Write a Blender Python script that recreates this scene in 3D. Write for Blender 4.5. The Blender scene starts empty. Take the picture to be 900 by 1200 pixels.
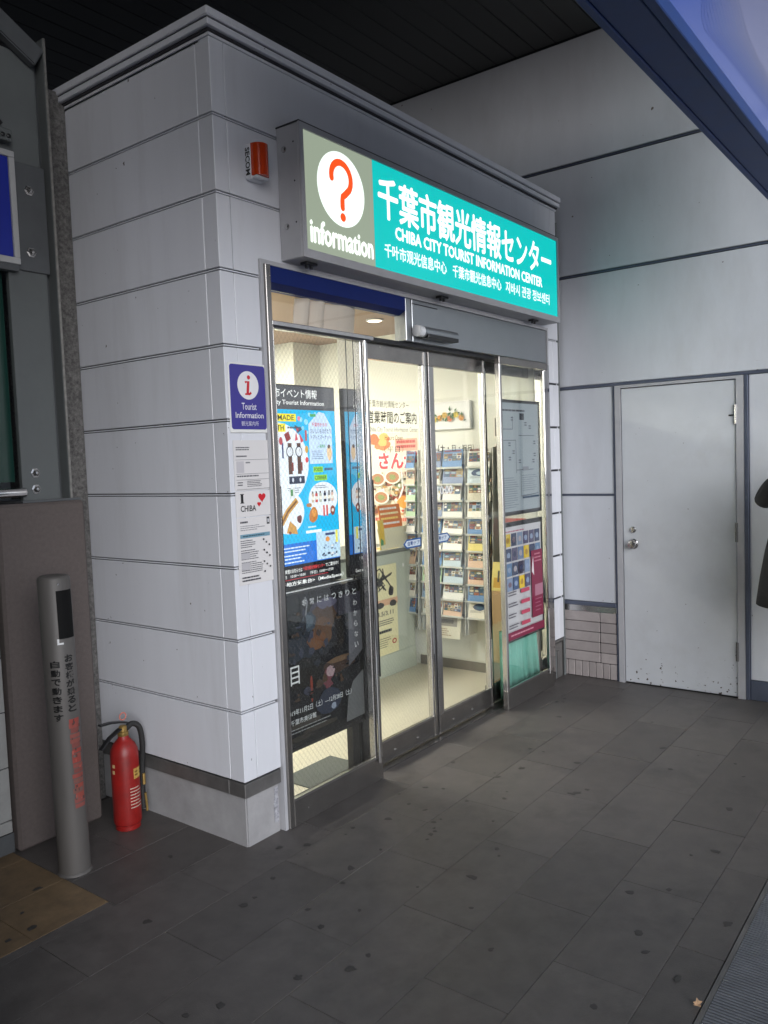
import bpy, bmesh, math, random
from mathutils import Vector, Matrix
random.seed(7)
S = bpy.context.scene
COL = S.collection
R = math.radians

# ------------------------------------------------------------------ camera
CAM = (-2.2158, -2.4592, 1.5981)
yaw, pitch, roll = 0.9203, -0.0649, -0.0366
fw = Vector((math.sin(yaw)*math.cos(pitch), math.cos(yaw)*math.cos(pitch), math.sin(pitch)))
rt = Vector((math.cos(yaw), -math.sin(yaw), 0)); up = rt.cross(fw)
rt2 = rt*math.cos(roll)+up*math.sin(roll); up2 = up*math.cos(roll)-rt*math.sin(roll)
cd = bpy.data.cameras.new('camera'); cam = bpy.data.objects.new('camera', cd); COL.objects.link(cam)
cam.matrix_world = Matrix(((rt2.x, up2.x, -fw.x, CAM[0]), (rt2.y, up2.y, -fw.y, CAM[1]), (rt2.z, up2.z, -fw.z, CAM[2]), (0, 0, 0, 1)))
cd.sensor_fit = 'VERTICAL'; cd.sensor_height = 24; cd.sensor_width = 18
cd.lens = 945.365/1200*24; cd.clip_start = 0.05; cd.clip_end = 800
S.camera = cam

# ------------------------------------------------------------------ sky, sun, exposure (dull overcast light)
SUN_EL, SUN_AZ = R(17), R(214)          # azimuth clockwise from +y
w = bpy.data.worlds.new('World'); S.world = w; w.use_nodes = True
nt = w.node_tree; nt.nodes.clear()
sky = nt.nodes.new('ShaderNodeTexSky'); sky.sky_type = 'NISHITA'; sky.sun_disc = False
sky.sun_elevation = SUN_EL; sky.sun_rotation = SUN_AZ; sky.air_density = 1.0; sky.dust_density = 1.0
bg = nt.nodes.new('ShaderNodeBackground'); bg.inputs['Strength'].default_value = 0.12
hs = nt.nodes.new('ShaderNodeHueSaturation'); hs.inputs['Saturation'].default_value = .45
out = nt.nodes.new('ShaderNodeOutputWorld')
nt.links.new(sky.outputs[0], hs.inputs['Color']); tn = nt.nodes.new('ShaderNodeMix'); tn.data_type = 'RGBA'; tn.blend_type = 'MULTIPLY'; tn.inputs[0].default_value = 1; tn.inputs[7].default_value = (.86, .93, 1.10, 1)   # cool white balance
nt.links.new(hs.outputs[0], tn.inputs[6]); nt.links.new(tn.outputs[2], bg.inputs[0]); nt.links.new(bg.outputs[0], out.inputs[0])
sl = bpy.data.lights.new('sun', 'SUN'); sl.energy = 2.3; sl.angle = R(45); sl.color = (.96, .975, 1.0)
sun = bpy.data.objects.new('sun', sl); COL.objects.link(sun)
sd = Vector((math.sin(SUN_AZ)*math.cos(SUN_EL), math.cos(SUN_AZ)*math.cos(SUN_EL), math.sin(SUN_EL)))
sun.rotation_euler = sd.to_track_quat('Z', 'Y').to_euler(); sun.location = (0, -20, 15)
S.view_settings.view_transform = 'Standard'; S.view_settings.look = 'None'
S.view_settings.gamma = 1; S.view_settings.exposure = 0.08; S.view_settings.use_curve_mapping = False
S.render.engine = 'CYCLES'
S.cycles.max_bounces = 10; S.cycles.transparent_max_bounces = 16; S.cycles.caustics_reflective = False

# ------------------------------------------------------------------ materials
def lin(c):
    if isinstance(c, str):
        c = c.lstrip('#'); c = [int(c[i:i+2], 16)/255 for i in (0, 2, 4)]
        return tuple(x/12.92 if x <= .04045 else ((x+.055)/1.055)**2.4 for x in c)
    return tuple(c)
MATS = {}
def mat(name, col, rough=.5, metal=0, noise=0.0, nscale=8, bump=0.0, bscale=120, emit=0, objrand=0.0, dirt=0.0, dscale=2.5, dcol=(.05,.04,.035), stretch=None, spec=.5, coat=0, ranvar=0):
    if name in MATS: return MATS[name]
    m = bpy.data.materials.new(name); m.use_nodes = True; t = m.node_tree; N = t.nodes; L = t.links
    b = N['Principled BSDF']; col = lin(col)
    b.inputs['Roughness'].default_value = rough; b.inputs['Metallic'].default_value = metal
    b.inputs['Specular IOR Level'].default_value = spec; b.inputs['Coat Weight'].default_value = coat
    b.inputs['Base Color'].default_value = (*col, 1)
    geo = N.new('ShaderNodeNewGeometry'); vec = geo.outputs['Position']
    if stretch:
        mp = N.new('ShaderNodeMapping'); mp.inputs['Scale'].default_value = stretch; L.new(vec, mp.inputs[0]); vec = mp.outputs[0]
    cur = None
    def mixin(fac, c2, mode='MIX'):
        nonlocal cur
        x = N.new('ShaderNodeMix'); x.data_type = 'RGBA'; x.blend_type = mode
        if cur: L.new(cur, x.inputs[6])
        else: x.inputs[6].default_value = (*col, 1)
        if isinstance(c2, tuple): x.inputs[7].default_value = (*c2, 1)
        else: L.new(c2, x.inputs[7])
        if isinstance(fac, float): x.inputs[0].default_value = fac
        else: L.new(fac, x.inputs[0])
        cur = x.outputs[2]
    if noise:
        n = N.new('ShaderNodeTexNoise'); n.inputs['Scale'].default_value = nscale; n.inputs['Detail'].default_value = 6; n.inputs['Roughness'].default_value = .65
        L.new(vec, n.inputs['Vector'])
        r = N.new('ShaderNodeMapRange'); r.inputs[1].default_value = .3; r.inputs[2].default_value = .7
        r.inputs[3].default_value = 1-noise; r.inputs[4].default_value = 1+noise; L.new(n.outputs[0], r.inputs[0])
        g = N.new('ShaderNodeCombineColor'); [L.new(r.outputs[0], g.inputs[i]) for i in range(3)]
        mixin(1.0, g.outputs[0], 'MULTIPLY')
        r2 = N.new('ShaderNodeMapRange'); r2.inputs[3].default_value = rough*.85; r2.inputs[4].default_value = min(1, rough*1.2)
        L.new(n.outputs[0], r2.inputs[0]); L.new(r2.outputs[0], b.inputs['Roughness'])
    if objrand:
        oi = N.new('ShaderNodeObjectInfo'); r = N.new('ShaderNodeMapRange'); r.inputs[3].default_value = 1-objrand; r.inputs[4].default_value = 1+objrand
        L.new(oi.outputs['Random'], r.inputs[0]); g = N.new('ShaderNodeCombineColor'); [L.new(r.outputs[0], g.inputs[i]) for i in range(3)]
        mixin(1.0, g.outputs[0], 'MULTIPLY')
    if dirt:
        n = N.new('ShaderNodeTexNoise'); n.inputs['Scale'].default_value = dscale; n.inputs['Detail'].default_value = 8; n.inputs['Roughness'].default_value = .7
        L.new(vec, n.inputs['Vector'])
        r = N.new('ShaderNodeMapRange'); r.inputs[1].default_value = .52; r.inputs[2].default_value = .78; r.inputs[4].default_value = dirt
        L.new(n.outputs[0], r.inputs[0]); mixin(r.outputs[0], dcol)
    if bump:
        n = N.new('ShaderNodeTexNoise'); n.inputs['Scale'].default_value = bscale; n.inputs['Detail'].default_value = 4; L.new(geo.outputs['Position'], n.inputs['Vector'])
        bp = N.new('ShaderNodeBump'); bp.inputs['Strength'].default_value = bump; bp.inputs['Distance'].default_value = .004
        L.new(n.outputs[0], bp.inputs['Height']); L.new(bp.outputs[0], b.inputs['Normal'])
    if cur: L.new(cur, b.inputs['Base Color'])
    if emit:
        b.inputs['Emission Color'].default_value = (*col, 1); b.inputs['Emission Strength'].default_value = emit
    MATS[name] = m; return m

def chips(m, zlo, zhi, scale, thr, col):
    """small rust chips, densest between two heights, as wear on the paint"""
    t = m.node_tree; N = t.nodes; L = t.links; b = N['Principled BSDF']
    geo = N.new('ShaderNodeNewGeometry'); sep = N.new('ShaderNodeSeparateXYZ'); L.new(geo.outputs['Position'], sep.inputs[0])
    n = N.new('ShaderNodeTexNoise'); n.inputs['Scale'].default_value = scale; n.inputs['Detail'].default_value = 3; L.new(geo.outputs['Position'], n.inputs[0])
    n2 = N.new('ShaderNodeTexNoise'); n2.inputs['Scale'].default_value = 5; L.new(geo.outputs['Position'], n2.inputs[0])
    h = N.new('ShaderNodeMapRange'); h.inputs[1].default_value = zlo; h.inputs[2].default_value = zhi; h.inputs[3].default_value = 1; h.inputs[4].default_value = 0; L.new(sep.outputs[2], h.inputs[0])
    a = N.new('ShaderNodeMath'); a.operation = 'MULTIPLY_ADD'; a.inputs[1].default_value = .12; L.new(h.outputs[0], a.inputs[0]); L.new(n.outputs[0], a.inputs[2])
    a2 = N.new('ShaderNodeMath'); a2.operation = 'MULTIPLY_ADD'; a2.inputs[1].default_value = .22; L.new(n2.outputs[0], a2.inputs[0]); L.new(a.outputs[0], a2.inputs[2])
    g = N.new('ShaderNodeMapRange'); g.inputs[1].default_value = thr; g.inputs[2].default_value = thr+.02; L.new(a2.outputs[0], g.inputs[0])
    x = N.new('ShaderNodeMix'); x.data_type = 'RGBA'; x.inputs[7].default_value = (*col, 1); L.new(g.outputs[0], x.inputs[0])
    src = b.inputs['Base Color'].links[0].from_socket if b.inputs['Base Color'].links else None
    if src: L.new(src, x.inputs[6])
    else: x.inputs[6].default_value = b.inputs['Base Color'].default_value
    L.new(x.outputs[2], b.inputs['Base Color'])

M_panel = mat('painted_panel', (.66, .67, .71), .42, noise=.035, nscale=4, dirt=.22, dscale=5, dcol=(.30,.28,.27), stretch=(1,1,.14), objrand=.03, bump=.03)
M_wall = mat('building_panel', (.60, .62, .66), .38, noise=.09, nscale=1.6, dirt=.25, dscale=2, dcol=(.33,.31,.3), stretch=(1,1,.35), bump=.02)
chips(M_panel, -2, -1, 34, .853, (.10,.09,.085))
chips(M_wall, -2, -1, 26, .862, (.12,.1,.09))
M_doorp = mat('door_paint', (.57, .59, .62), .35, noise=.06, nscale=2, dirt=.2, dscale=3, dcol=(.33,.31,.3), bump=.02)
chips(M_doorp, .02, .3, 42, .868, (.06,.045,.04))
M_gasket = mat('dark_gasket', (.03, .03, .035), .6)
M_mull = mat('slate_blue_metal', (.10, .115, .16), .4, metal=.3, noise=.1)
M_doorframe = mat('door_frame_paint', (.42, .42, .44), .4, noise=.08)
M_cap = mat('plinth_flashing', (.17, .165, .16), .45, metal=.5, noise=.25, nscale=6, dirt=.4)
M_conc = mat('grey_concrete', (.32, .315, .32), .85, noise=.16, nscale=5, bump=.25, bscale=90, dirt=.3, dscale=3, dcol=(.15,.14,.13))
M_pier = mat('brown_concrete', (.105, .086, .080), .8, noise=.15, nscale=60, bump=.3, bscale=150, dirt=.35, dscale=2.2, dcol=(.09,.07,.06))
M_mortar = mat('speckled_mortar', (.12, .115, .11), .95, noise=.6, nscale=70, bump=.8, bscale=60)
M_col = mat('grey_column_paint', (.115, .125, .125), .5, noise=.1, nscale=5, dirt=.25)
M_colD = mat('dark_column_paint', (.085, .09, .095), .5, noise=.15, nscale=6)
M_edge = mat('bare_steel_edge', (.28, .27, .25), .45, metal=.5, noise=.3, nscale=30)
M_steel = mat('brushed_stainless', (.50, .49, .48), .24, metal=.95, noise=.08, nscale=20, stretch=(1,1,.08))
M_mirror = mat('polished_stainless', (.62, .61, .60), .045, metal=1)
M_header = mat('satin_header_metal', (.36, .38, .40), .30, metal=.75, noise=.05, nscale=4)
M_rail = mat('door_rail_metal', (.30, .285, .27), .25, metal=.9, noise=.12, nscale=9)
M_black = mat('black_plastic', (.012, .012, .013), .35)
M_blackm = mat('black_metal', (.02, .02, .022), .3, metal=.3)
M_sign = mat('sign_case_paint', (.42, .42, .44), .4, noise=.06, nscale=6, dirt=.15)
M_navy = mat('navy_enamel', (.008, .020, .13), .55, noise=.1, spec=.2)
M_beam = mat('navy_sign_frame', (.022, .055, .19), .5, noise=.1, spec=.2)
M_tile = mat('dark_floor_stone', (.098, .089, .083), .46, noise=.20, nscale=11, bump=.3, bscale=260, objrand=.12, dirt=.85, dscale=3.3, dcol=(.045,.041,.038), spec=.5)
M_ground = mat('joint_grout', (.06, .056, .052), .85, noise=.25, nscale=30)
M_tan = mat('tan_floor_stone', (.17, .115, .062), .6, noise=.25, nscale=14, bump=.2, bscale=200, objrand=.08, dirt=.5, dscale=5)
M_gum = mat('trodden_gum', (.042, .039, .036), .5)
M_ceil = mat('ceiling_panel_paint', (.05, .05, .046), .5, noise=.12, nscale=3, objrand=.08)
M_brick = mat('wall_brick_tile', (.36, .32, .31), .5, noise=.12, nscale=12, objrand=.10, dirt=.4, dscale=6, bump=.1)
M_intwall = mat('interior_wall', (.78, .78, .70), .7, noise=.02)
M_intfloor = mat('interior_floor', (.62, .58, .46), .35, noise=.06, nscale=40)
M_intceil = mat('interior_ceiling', (.30, .20, .13), .7)
M_skirt = mat('skirting', (.20, .18, .15), .5)
M_counter = mat('counter_laminate', (.48, .52, .44), .45, noise=.03)
M_white = mat('white_board', (.75, .75, .73), .5)
M_beige = mat('beige_blind', (.66, .54, .44), .4, noise=.03)
M_red = mat('extinguisher_red', (.26, .010, .008), .42, noise=.2, nscale=14, dirt=.3, dscale=9)
M_brass = mat('aged_brass', (.45, .30, .10), .35, metal=.8, noise=.2, nscale=40)
M_gold = mat('gold_label', (.55, .38, .12), .5, noise=.2, nscale=60)
M_rubber = mat('black_rubber', (.015, .015, .015), .6)
M_orange = mat('orange_lens', (.48, .045, .008), .15, coat=.5, noise=.1, nscale=30)
M_boll = mat('bollard_steel', (.115, .107, .10), .55, metal=.2, noise=.15, nscale=5, stretch=(1,1,.3), dirt=.35, dscale=6)
M_coat = mat('black_wool', (.018, .018, .02), .9, noise=.3, nscale=90, bump=.5, bscale=300)
M_skin = mat('skin', (.45, .27, .19), .5)
M_hair = mat('black_hair', (.012, .01, .009), .5)
M_curtain = mat('teal_curtain', (.16, .42, .34), .8, noise=.06)
M_grate = mat('grating_metal', (.20, .21, .23), .4, metal=.4, noise=.15, nscale=12)
M_pit = mat('drain_dark', (.012, .012, .012), .9)
M_leaf = mat('dry_leaf_brown', (.60, .38, .22), .7, noise=.3, nscale=80)
M_wood = mat('pale_wood', (.36, .24, .12), .5, noise=.15, nscale=10, stretch=(1,1,.1))
M_green = mat('leaf_green', (.05, .16, .04), .6, noise=.2)
M_dark = mat('dark_wall_paint', (.025, .025, .027), .7, noise=.1)
M_tglass = mat('tinted_glass_back', (.015, .05, .04), .12, noise=.1, nscale=2)
M_lamp = mat('lamp_diffuser', (1.0, .965, .89), .5, emit=46.0)
M_spot = mat('downlight_lens', (1.0, .85, .65), .5, emit=6.0)
M_acryl = mat('clear_rack_acrylic', (.55, .56, .52), .15, noise=.02)

def attr_mat(name, rough, emit=0.0, metal=0.0):
    m = bpy.data.materials.new(name); m.use_nodes = True; t = m.node_tree; b = t.nodes['Principled BSDF']
    a = t.nodes.new('ShaderNodeAttribute'); a.attribute_name = 'ink'
    t.links.new(a.outputs['Color'], b.inputs['Base Color'])
    b.inputs['Roughness'].default_value = rough; b.inputs['Metallic'].default_value = metal
    if emit:
        t.links.new(a.outputs['Color'], b.inputs['Emission Color']); b.inputs['Emission Strength'].default_value = emit
        b.inputs['Specular IOR Level'].default_value = .25
        dk = t.nodes.new('ShaderNodeMix'); dk.data_type = 'RGBA'; dk.blend_type = 'MULTIPLY'; dk.inputs[0].default_value = 1; dk.inputs[7].default_value = (.25, .25, .25, 1)
        t.links.new(a.outputs['Color'], dk.inputs[6]); t.links.new(dk.outputs[2], b.inputs['Base Color'])
    return m
M_print = attr_mat('printed_paper', .55)
M_printg = attr_mat('printed_gloss', .2)
M_screen = attr_mat('lit_screen', .15, emit=1.1)
M_light = attr_mat('lightbox_face', .2, emit=1.08)

def glass_mat(name, tint=(.98, .99, .98), wire=0, refl=1.0):
    m = bpy.data.materials.new(name); m.use_nodes = True; t = m.node_tree; N = t.nodes; L = t.links; N.clear()
    o = N.new('ShaderNodeOutputMaterial'); tr = N.new('ShaderNodeBsdfTransparent'); tr.inputs[0].default_value = (*tint, 1)
    gl = N.new('ShaderNodeBsdfGlossy'); gl.inputs['Roughness'].default_value = .01; gl.inputs[0].default_value = (refl, refl, refl, 1)
    fr = N.new('ShaderNodeFresnel'); ge = N.new('ShaderNodeNewGeometry'); io = N.new('ShaderNodeMapRange'); io.inputs[3].default_value = 1.45; io.inputs[4].default_value = 1/1.45
    L.new(ge.outputs['Backfacing'], io.inputs[0]); L.new(io.outputs[0], fr.inputs[0])
    mx = N.new('ShaderNodeMixShader'); L.new(fr.outputs[0], mx.inputs[0]); L.new(tr.outputs[0], mx.inputs[1]); L.new(gl.outputs[0], mx.inputs[2])
    last = mx.outputs[0]
    if wire:   # fine diamond wire cast into the glass
        geo = N.new('ShaderNodeNewGeometry'); sp = N.new('ShaderNodeSeparateXYZ'); L.new(geo.outputs['Position'], sp.inputs[0])
        masks = []
        for sgn in (1, -1):
            a = N.new('ShaderNodeMath'); a.operation = 'MULTIPLY_ADD'; a.inputs[1].default_value = 1.35*sgn
            L.new(sp.outputs[0], a.inputs[0]); L.new(sp.outputs[2], a.inputs[2])
            s = N.new('ShaderNodeMath'); s.operation = 'PINGPONG'; s.inputs[1].default_value = .017; L.new(a.outputs[0], s.inputs[0])
            c = N.new('ShaderNodeMath'); c.operation = 'LESS_THAN'; c.inputs[1].default_value = .0007; L.new(s.outputs[0], c.inputs[0]); masks.append(c)
        mxm = N.new('ShaderNodeMath'); mxm.operation = 'MAXIMUM'; L.new(masks[0].outputs[0], mxm.inputs[0]); L.new(masks[1].outputs[0], mxm.inputs[1])
        hf = N.new('ShaderNodeMath'); hf.operation = 'MULTIPLY'; hf.inputs[1].default_value = wire; L.new(mxm.outputs[0], hf.inputs[0])
        d = N.new('ShaderNodeBsdfPrincipled'); d.inputs['Base Color'].default_value = (.35, .35, .33, 1); d.inputs['Roughness'].default_value = .4; d.inputs['Metallic'].default_value = .6
        m2 = N.new('ShaderNodeMixShader'); L.new(hf.outputs[0], m2.inputs[0]); L.new(last, m2.inputs[1]); L.new(d.outputs[0], m2.inputs[2]); last = m2.outputs[0]
    L.new(last, o.inputs[0]); return m
M_glass = glass_mat('door_glass', wire=.16)
M_glassw = glass_mat('wired_glass', wire=.42)
M_glasst = glass_mat('clear_transom_glass')

# ------------------------------------------------------------------ object helpers
BASES = {}
def thing(name, loc, label, cat, group=None, kind=None):
    o = bpy.data.objects.new(name, None); COL.objects.link(o); o.location = loc; o.empty_display_size = .1
    if label: o['label'] = label
    if cat: o['category'] = cat
    if group: o['group'] = group
    if kind: o['kind'] = kind
    BASES[o.name] = Vector(loc); return o
def tag(o, label, cat, group=None, kind=None):
    o['label'] = label; o['category'] = cat
    if group: o['group'] = group
    if kind: o['kind'] = kind
    return o
def link(name, me, parent, base=None):
    o = bpy.data.objects.new(name, me); COL.objects.link(o)
    if parent: o.parent = parent; BASES[o.name] = BASES[parent.name]
    else:
        BASES[o.name] = Vector(base); o.location = base
    return o
def finish(name, bm, m, parent=None, smooth=False, base=None, recalc=True):
    """bm is in world coordinates"""
    if recalc: bmesh.ops.recalc_face_normals(bm, faces=bm.faces)
    if parent is None and base is None:
        xs = [v.co for v in bm.verts]
        base = Vector((sum(v.x for v in xs)/len(xs), sum(v.y for v in xs)/len(xs), min(v.z for v in xs)))
    b = BASES[parent.name] if parent else Vector(base)
    bmesh.ops.translate(bm, verts=bm.verts, vec=-b)
    me = bpy.data.meshes.new(name); bm.to_mesh(me); bm.free()
    for mm in (m if isinstance(m, (list, tuple)) else [m]): me.materials.append(mm)
    if smooth:
        for p in me.polygons: p.use_smooth = True
        if smooth != 'all':
            try: me.set_sharp_from_angle(angle=R(35))
            except Exception: pass
    return link(name, me, parent, base)
def abox(bm, x0, x1, y0, y1, z0, z1, bev=0, mi=0):
    vs = [bm.verts.new((x, y, z)) for x in (x0, x1) for y in (y0, y1) for z in (z0, z1)]
    fs = [bm.faces.new([vs[i] for i in f]) for f in ((0,1,3,2),(4,6,7,5),(0,4,5,1),(2,3,7,6),(0,2,6,4),(1,5,7,3))]
    for f in fs: f.material_index = mi
    if bev:
        es = set(e for f in fs for e in f.edges)
        bmesh.ops.bevel(bm, geom=list(es), offset=bev, segments=1, affect='EDGES')
    return vs
def box(name, x0, x1, y0, y1, z0, z1, m, parent=None, bev=0, base=None):
    bm = bmesh.new(); abox(bm, x0, x1, y0, y1, z0, z1, bev); return finish(name, bm, m, parent, base=base)
def cyl(bm, p0, p1, r0, r1=None, n=16, caps=True):
    p0, p1 = Vector(p0), Vector(p1); r1 = r0 if r1 is None else r1
    q = (p1-p0).to_track_quat('Z', 'Y'); ra, rb = [], []
    for i in range(n):
        a = 2*math.pi*i/n; d = q @ Vector((math.cos(a), math.sin(a), 0))
        ra.append(bm.verts.new(p0+d*r0)); rb.append(bm.verts.new(p1+d*r1))
    for i in range(n): bm.faces.new((ra[i], ra[(i+1) % n], rb[(i+1) % n], rb[i]))
    if caps: bm.faces.new(ra[::-1]); bm.faces.new(rb)
def lathe(bm, c, prof, n=24, axis='Z'):
    rings = []
    for r, h in prof:
        ring = []
        for i in range(n):
            a = 2*math.pi*i/n; u, v = r*math.cos(a), r*math.sin(a)
            p = {'Z': (c[0]+u, c[1]+v, c[2]+h), 'X': (c[0]+h, c[1]+u, c[2]+v), 'Y': (c[0]+u, c[1]+h, c[2]+v)}[axis]
            ring.append(bm.verts.new(p))
        rings.append(ring)
    for a, b in zip(rings, rings[1:]):
        for i in range(n): bm.faces.new((a[i], a[(i+1) % n], b[(i+1) % n], b[i]))
    bm.faces.new(rings[0][::-1]); bm.faces.new(rings[-1])
def tube(bm, pts, r, n=10):
    pts = [Vector(p) for p in pts]; rs = r if isinstance(r, (list, tuple)) else [r]*len(pts)
    rings = []; ref = Vector((.13, .27, .95)).normalized()
    for i, p in enumerate(pts):
        t = (pts[min(i+1, len(pts)-1)]-pts[max(i-1, 0)]).normalized()
        a = t.cross(ref).normalized(); b = t.cross(a)
        rings.append([bm.verts.new(p+(a*math.cos(2*math.pi*k/n)+b*math.sin(2*math.pi*k/n))*rs[i]) for k in range(n)])
    for a, b in zip(rings, rings[1:]):
        for i in range(n): bm.faces.new((a[i], a[(i+1) % n], b[(i+1) % n], b[i]))
    bm.faces.new(rings[0][::-1]); bm.faces.new(rings[-1])
def smoothpts(pts, k=6):
    out = []
    P = [Vector(p) for p in pts]
    for i in range(len(P)-1):
        a, b, c, d = P[max(i-1, 0)], P[i], P[i+1], P[min(i+2, len(P)-1)]
        for j in range(k):
            t = j/k
            out.append(.5*((2*b)+(c-a)*t+(2*a-5*b+4*c-d)*t*t+(3*b-a-3*c+d)*t**3))
    out.append(P[-1]); return out

# ------------------------------------------------------------------ printed graphics (flat print on signs, posters, screens)
TXT = {}
def text_mesh(s, bold=0.0):
    k = (s, bold)
    if k in TXT: return TXT[k]
    c = bpy.data.curves.new('t', 'FONT'); c.body = s; c.size = 1; c.offset = bold; c.resolution_u = 2
    o = bpy.data.objects.new('t', c); COL.objects.link(o)
    dg = bpy.context.evaluated_depsgraph_get(); me = o.evaluated_get(dg).to_mesh()
    vs = [(v.co.x, v.co.y) for v in me.vertices]; fs = [tuple(p.vertices) for p in me.polygons]
    o.evaluated_get(dg).to_mesh_clear(); bpy.data.objects.remove(o); bpy.data.curves.remove(c)
    x0, x1 = min(v[0] for v in vs), max(v[0] for v in vs); y0, y1 = min(v[1] for v in vs), max(v[1] for v in vs)
    TXT[k] = (vs, fs, x0, x1, y0, y1); return TXT[k]
class Print:
    def __init__(s, step=.00025): s.v = []; s.f = []; s.c = []; s.d = 0; s.step = step
    def _add(s, pts, faces, col):
        s.d += s.step; b = len(s.v); s.v += [(u, v, s.d) for u, v in pts]
        for f in faces: s.f.append(tuple(b+i for i in f)); s.c.append(lin(col))
    def poly(s, pts, col): s._add(pts, [tuple(range(len(pts)))], col)
    def rect(s, u0, v0, u1, v1, col): s.poly([(u0, v0), (u1, v0), (u1, v1), (u0, v1)], col)
    def rrect(s, u0, v0, u1, v1, r, col):
        P = []
        for cx, cy, a0 in ((u1-r, v1-r, 0), (u0+r, v1-r, 90), (u0+r, v0+r, 180), (u1-r, v0+r, 270)):
            for k in range(5): a = R(a0+k*22.5); P.append((cx+r*math.cos(a), cy+r*math.sin(a)))
        s.poly(P, col)
    def ell(s, cu, cv, ru, rv, col, n=24): s.poly([(cu+ru*math.cos(2*math.pi*i/n), cv+rv*math.sin(2*math.pi*i/n)) for i in range(n)], col)
    def blob(s, cu, cv, ru, rv, col, n=12, j=.25):
        s.poly([(cu+ru*(1-j*random.random())*math.cos(2*math.pi*i/n), cv+rv*(1-j*random.random())*math.sin(2*math.pi*i/n)) for i in range(n)], col)
    def stroke(s, pts, w, col):
        n = len(pts); L = []; Rr = []
        for i, (x, y) in enumerate(pts):
            a = pts[max(i-1, 0)]; b = pts[min(i+1, n-1)]; dx, dy = b[0]-a[0], b[1]-a[1]; l = math.hypot(dx, dy) or 1
            L.append((x-dy/l*w/2, y+dx/l*w/2)); Rr.append((x+dy/l*w/2, y-dx/l*w/2))
        s._add(L+Rr, [(i, n+i, n+i+1, i+1) for i in range(n-1)], col)
    def text(s, t, u0, v0, u1, v1, col, bold=0.0, fit=True):
        vs, fs, x0, x1, y0, y1 = text_mesh(t, bold)
        sx = (u1-u0)/(x1-x0); sy = (v1-v0)/(y1-y0)
        if not fit:
            k = min(sx, sy); cx = (u0+u1)/2-(x1-x0)*k/2; sx = sy = k; u0 = cx
        s._add([(u0+(x-x0)*sx, v0+(y-y0)*sy) for x, y in vs], fs, col)
    def btext(s, t, u0, v0, u1, v1, col, k):
        """heavier lettering: the glyphs laid over themselves a hair apart"""
        for dx, dy in ((-1, 0), (1, 0), (0, -1), (0, 1), (.7, .7), (-.7, -.7)): s.text(t, u0+dx*k, v0+dy*k, u1+dx*k, v1+dy*k, col); s.d -= s.step*.9
        s.d += s.step
    def lines(s, u0, v0, u1, v1, n, col, fill=.45, ragged=.35):
        """rows of tiny print too small to read"""
        P = []; F = []; h = (v1-v0)/n
        for i in range(n):
            y = v1-(i+.5)*h; x = u0; end = u1-(u1-u0)*ragged*random.random()
            while x < end:
                l = (u1-u0)*random.uniform(.03, .12); e = min(x+l, end)
                b = len(P); P += [(x, y-h*fill/2), (e, y-h*fill/2), (e, y+h*fill/2), (x, y+h*fill/2)]; F.append((b, b+1, b+2, b+3)); x = e+(u1-u0)*.012
        s._add(P, F, col)
    def build(s, name, org, U, V, m, parent=None, bend=None, base=None):
        org, U, V = Vector(org), Vector(U), Vector(V); Nn = U.cross(V)
        b = BASES[parent.name] if parent else Vector(base or org)
        P = []
        for u, v, d in s.v:
            if bend: P.append(bend(u, v, d)-b)
            else: P.append(org+U*u+V*v+Nn*d-b)
        me = bpy.data.meshes.new(name); me.from_pydata(P, [], s.f); me.materials.append(m)
        ca = me.color_attributes.new('ink', 'FLOAT_COLOR', 'CORNER'); i = 0; buf = []
        for c, p in zip(s.c, me.polygons): buf += [c[0], c[1], c[2], 1]*p.loop_total
        ca.data.foreach_set('color', buf)
        return link(name, me, parent, b)
FX = (1, 0, 0); UZ = (0, 0, 1)            # a face that looks toward -y
WYU = (0, -1, 0)                          # a face that looks toward -x has u along -y

# ================================================================== SETTING
def bm_new(): return bmesh.new()
bounce = box('bounce_paving', -40, 40, -60, -4.6, -.005, -.001, mat('bounce_stone', (.36, .37, .39), .7, noise=.15, nscale=1.5)); bounce['kind'] = 'structure'  # pale unseen paving added to bounce daylight onto the walls
ground = box('ground', -60, 60, -60, 60, -.06, -.006, M_ground); ground['kind'] = 'structure'
floor = thing('floor', (0, 0, -.006), None, None, kind='structure')
def tilebox(x0, x1, y0, y1, m, parent, name='floor_tile', cache={}):
    g = .0018; key = (round(x1-x0, 3), round(y1-y0, 3), m.name)
    dz = random.uniform(-.0009, .0009)
    if key not in cache:
        bm = bm_new(); w2, h2 = (x1-x0)/2-g/2, (y1-y0)/2-g/2
        abox(bm, -w2, w2, -h2, h2, 0, .006, .0009)
        bmesh.ops.recalc_face_normals(bm, faces=bm.faces)
        me = bpy.data.meshes.new('tile'); bm.to_mesh(me); bm.free(); me.materials.append(m); cache[key] = me
    o = bpy.data.objects.new(name, cache[key]); COL.objects.link(o); o.parent = parent
    o.location = ((x0+x1)/2, (y0+y1)/2, dz); BASES[o.name] = Vector((0, 0, 0)); return o
rows = [-1.36+.2925*k for k in range(-1, 9)]
rows = [-1.80]+rows
for k, (ya, yb) in enumerate(zip(rows, rows[1:])):
    off = .024 if k % 2 == 1 else -.271
    if ya > 1.2: continue
    xs = [off+.59*i for i in range(-6, 7)]
    for xa, xb in zip(xs, xs[1:]):
        xb = min(xb, 3.14)
        if xb-xa < .03: continue
        if xa > 0 and ya > .25: continue
        if yb > .15 and xa < -.56:
            if ya < .15: tilebox(xa, min(xb, -.56), ya, .15, M_tile, floor)
            if xb > -.53: tilebox(-.56, xb, ya, yb, M_tile, floor)
            continue
        tilebox(xa, xb, ya, yb, M_tile, floor)
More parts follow.
